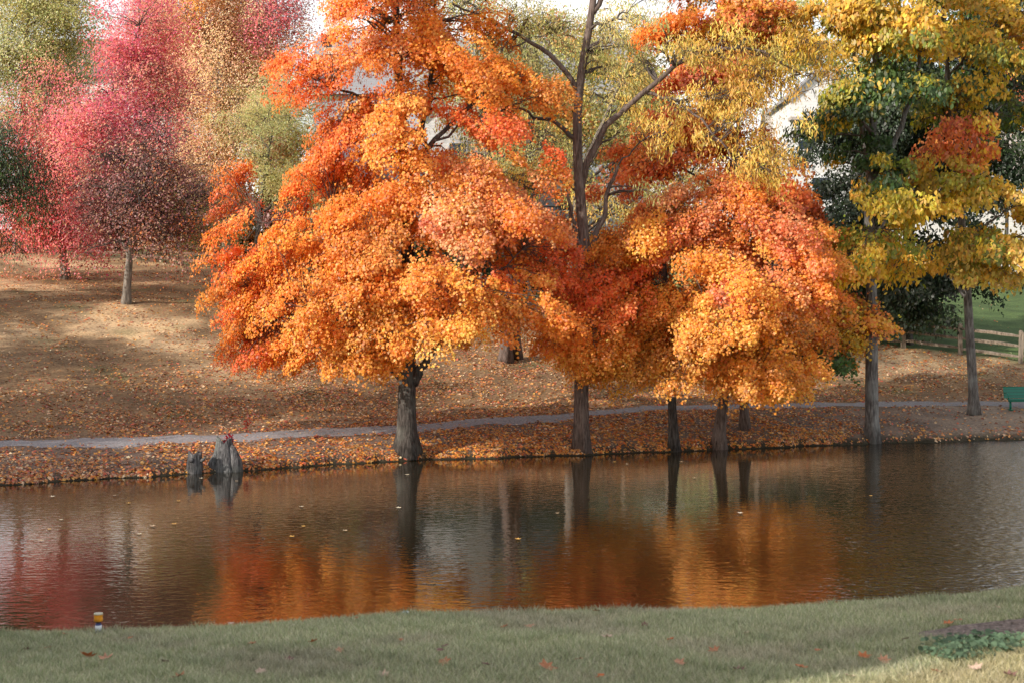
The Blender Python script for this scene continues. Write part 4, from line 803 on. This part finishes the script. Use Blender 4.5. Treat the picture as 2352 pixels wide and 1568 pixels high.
# leaves afloat
for i, (px, py) in enumerate([(120, 1140), (113, 1215), (94, 1241), (140, 1193), (400, 1203), (350, 1208), (320, 1226), (295, 1155), (263, 1137), (692, 1163), (697, 1208), (793, 1218), (915, 1166), (670, 1232), (544, 1104), (462, 1098), (1190, 1238), (1280, 1178), (1440, 1065), (1411, 1060), (1595, 1097), (1700, 1178), (2000, 1138), (1565, 1060), (935, 1090), (410, 1150)]):
    Y = F*CAMZ/(py*K-HY); x = (px*K-512)/F*Y; S = leafshape('maple'); s = R.uniform(.1, .17); a = R.uniform(0, 6.28)
    V = [((u*math.cos(a)-v*math.sin(a))*s, (u*math.sin(a)+v*math.cos(a))*s, .012+1.2*s*s*(u*u+v*v)*3) for u, v in np.vstack([[(0, 0)], S])]
    mb = MB(); mb.add(V, [(0, 1+j, 1+(j+1) % 12) for j in range(12)])
    cn, c = (('pale cream', (.7, .62, .45)), ('yellow orange', (.75, .42, .1)), ('tan', (.55, .4, .25)))[i % 3]
    key = 'floating leaf '+cn; mt = bpy.data.materials.get(key) or plain(key, c, .5, .2, 40)
    o = mb.build('floating_leaf', mt); o.location = (x, Y, 0)
    tag(o, cn+' leaf floating on the pond', 'leaf', 'leaves floating on the pond')

# ------------------------------------------------------------------ near lawn grass
n = 420000
x = R.uniform(-5.6, 5.6, n); y = 8.2+R.random(n)*4.75
k = (np.abs(x) < .37*y+.35); x, y = x[k], y[k]; n = len(x); z = H(x, y)
mx_, my_, mz_ = hitn(2360, 1442)
inm = ((x-mx_)/.8)**2+((y-my_)/.42)**2 < 1
x, y, z = x[~inm], y[~inm], z[~inm]; n = len(x)
tuft = sstep(.4, 1.6, nz(x, y, 7.3)+nz(y, x, 17.)+.6*nz(x, y, 1.4)); hgt = R.uniform(.018, .048, n)*(1+.7*tuft); a = R.uniform(0, 6.28, n); ln = R.normal(0, .7, (n, 2))*hgt[:, None]; w = R.uniform(.0012, .0026, n)*1.5
ux = np.cos(a)*w; uy = np.sin(a)*w
V = np.zeros((n, 3, 3)); V[:, 0] = np.stack([x-ux, y-uy, z-.004], 1); V[:, 1] = np.stack([x+ux, y+uy, z-.004], 1); V[:, 2] = np.stack([x+ln[:, 0], y+ln[:, 1], z+hgt], 1)
GC = np.array([(.38, .41, .22), (.5, .49, .31), (.29, .34, .16), (.6, .54, .38), (.5, .5, .32)]); col = GC[R.integers(0, 5, n)]
dry = sstep(.1, 1.2, nz(x, y, 1.9)+.5*nz(x, y, .9)+R.normal(0, .35, n))[:, None]*.65; col = col*(1-dry)+np.array((.5, .43, .32))*dry
sunlit = sstep(-.15, .35, (x*.545-y*.84)-(2.9*.545-9.75*.84)+R.normal(0, .12, n))[:, None]*.6; col = col*(1-sunlit)+np.array((.5, .4, .2))*sunlit  # sunlit corner painted into the blades, edge follows the house shadow
col *= (R.uniform(.6, 1.5, n)*(1-.22*tuft)*(1+.16*nz(x*.5, y*1.3, 1.1)*.6))[:, None]; col[:, 1] *= 1+.05*tuft
tag(polys('lawn_grass', V, 3, M['grass'], None, col), 'short grey green grass of the near lawn', 'grass', kind='stuff')

# mulch mound and ground cover at the lower right
mb = MB(); seg = 48; V = [(0, 0, .055)]; f = []
for i in range(1, 9):
    for j in range(seg):
        t = i/8; th = j/seg*2*math.pi; rr = t*(1+.06*math.sin(3*th)+.04*math.sin(7*th)); X_, Y_ = rr*.8*math.cos(th), rr*.42*math.sin(th)
        V.append((X_, Y_, h1(mx_+X_, my_+Y_)-mz_+.05*(1-t*t)+R.normal(0, .006)-.01*(t > .9)))
for j in range(seg): f.append((0, 1+j, 1+(j+1) % seg))
for i in range(7):
    for j in range(seg): f.append((1+i*seg+j, 1+(i+1)*seg+j, 1+(i+1)*seg+(j+1) % seg, 1+i*seg+(j+1) % seg))
mb.add(V, f, True); o = tag(mb.build('mulch_mound', plain('grey brown mulch', (.22, .17, .145), .95, .55, 30, .03, 0, .1)), 'low grey brown mound of mulch at the lower right', 'mulch'); o.location = (mx_, my_, mz_)
pl = 0
for i, (px, py, s) in enumerate([(2175, 1497, 1), (2205, 1485, 1.1), (2240, 1487, .9), (2270, 1480, 1.1), (2300, 1478, .9), (2215, 1510, 1.1), (2260, 1505, 1.2), (2290, 1500, 1), (2320, 1490, .9), (2155, 1510, .8), (2190, 1522, .8), (2345, 1480, .8)]):
    x, y, z = hitn(px, py); n = 44; q = R.normal(0, 1, (n, 2))*.07*s; pos = np.stack([q[:, 0], q[:, 1], .035+R.random(n)*.045*s], 1)
    nr = R.normal(0, .35, (n, 3))+np.array([0, -.3, 1]); th = np.arange(9)/9*2*math.pi; S = np.stack([np.cos(th)*.5, np.sin(th)*.5], 1)
    nr = unit(nr); e = unit(np.cross(nr, R.normal(0, 1, (n, 3)))); d_ = np.cross(nr, e); sz = R.uniform(.02, .045, n)*s
    V = pos[:, None]+(e[:, None]*S[None, :, :1]+d_[:, None]*S[None, :, 1:])*sz[:, None, None]; V += nr[:, None]*((S[None, :, :1]**2)*.5*sz[:, None, None])
    o = empty('ground_ivy', (x, y, z)); polys('foliage', V, 9, M['leaf'], o, np.tile((.14, .21, .12), (n, 1))*R.uniform(.5, 1.5, (n, 1)))
    mb = MB()
    for j in range(8): mb.tube([(0, 0, 0), tuple(pos[j]*np.array([.5, .5, .6])), tuple(pos[j])], [.003, .002, .0015], 4)
    mb.build('stem', plain('green stem', (.08, .12, .05)) if pl == 0 else bpy.data.materials['green stem'], o); pl = 1
    tag(o, 'low round leaved blue green plant beside the mulch mound', 'plant', 'round leaved plants beside the mulch mound')

# ------------------------------------------------------------------ light, sky, camera
az = math.radians(33); el = math.radians(24)
to_sun = Vector((-math.cos(az)*math.cos(el), -math.sin(az)*math.cos(el), math.sin(el)))
sd = bpy.data.lights.new('sun', 'SUN'); sd.energy = 5; sd.angle = math.radians(.6); sd.color = (1, .94, .85)
so = bpy.data.objects.new('sun', sd); C.objects.link(so); so.rotation_euler = to_sun.to_track_quat('Z', 'Y').to_euler(); so.location = (-20, -20, 30)
w = bpy.data.worlds.new('World'); sc.world = w; w.use_nodes = True; nt = w.node_tree; nt.nodes.clear()
sk = nt.nodes.new('ShaderNodeTexSky'); sk.sky_type = 'NISHITA'; sk.sun_disc = False; sk.sun_elevation = el
sk.sun_rotation = math.atan2(to_sun.x, to_sun.y); sk.air_density = 1.2; sk.dust_density = 2.2; sk.ozone_density = 1
bg = nt.nodes.new('ShaderNodeBackground'); bg.inputs[1].default_value = .15; ow = nt.nodes.new('ShaderNodeOutputWorld')
# thin bright cloud veil, whitest towards the horizon
tcw = nt.nodes.new('ShaderNodeTexCoord'); sz = nt.nodes.new('ShaderNodeSeparateXYZ'); nt.links.new(tcw.outputs['Generated'], sz.inputs[0])
mpw = nt.nodes.new('ShaderNodeMapping'); mpw.inputs['Scale'].default_value = (1, 1, 2.6); nt.links.new(tcw.outputs['Generated'], mpw.inputs[0])
nw = nt.nodes.new('ShaderNodeTexNoise'); nw.inputs['Scale'].default_value = 3.2; nw.inputs['Detail'].default_value = 6; nw.inputs['Roughness'].default_value = .6; nt.links.new(mpw.outputs[0], nw.inputs['Vector'])
rz_ = ramp(nt, [(.0, (.95, .95, .95)), (.5, (.55, .55, .55)), (1, (.12, .12, .12))]); nt.links.new(sz.outputs['Z'], rz_.inputs[0])
rn = ramp(nt, [(.35, (.45, .45, .45)), (.62, (1.1, 1.1, 1.1))]); nt.links.new(nw.outputs[0], rn.inputs[0])
mm = nt.nodes.new('ShaderNodeMath'); mm.operation = 'MULTIPLY'; mm.use_clamp = True; nt.links.new(rz_.outputs[0], mm.inputs[0]); nt.links.new(rn.outputs[0], mm.inputs[1])
cm = nt.nodes.new('ShaderNodeMixRGB'); nt.links.new(mm.outputs[0], cm.inputs[0]); nt.links.new(sk.outputs[0], cm.inputs[1]); cm.inputs[2].default_value = (10.6, 10.4, 10.2, 1)
nt.links.new(cm.outputs[0], bg.inputs[0]); nt.links.new(bg.outputs[0], ow.inputs[0])
cd = bpy.data.cameras.new('camera'); cd.sensor_width = 36; cd.lens = F/1024*36; cd.shift_y = -(341-HY)/1024; cd.clip_end = 3000; cd.clip_start = .1
cd.dof.use_dof = True; cd.dof.focus_distance = 52; cd.dof.aperture_fstop = 4.5
co = bpy.data.objects.new('camera', cd); C.objects.link(co); co.location = (0, 0, CAMZ); co.rotation_euler = (math.pi/2, 0, 0); sc.camera = co
sc.view_settings.view_transform = 'Standard'; sc.view_settings.look = 'None'; sc.view_settings.exposure = 0
sc.cycles.max_bounces = 6; sc.cycles.diffuse_bounces = 3; sc.cycles.transmission_bounces = 3; sc.cycles.glossy_bounces = 3
sc.cycles.sample_clamp_indirect = 6
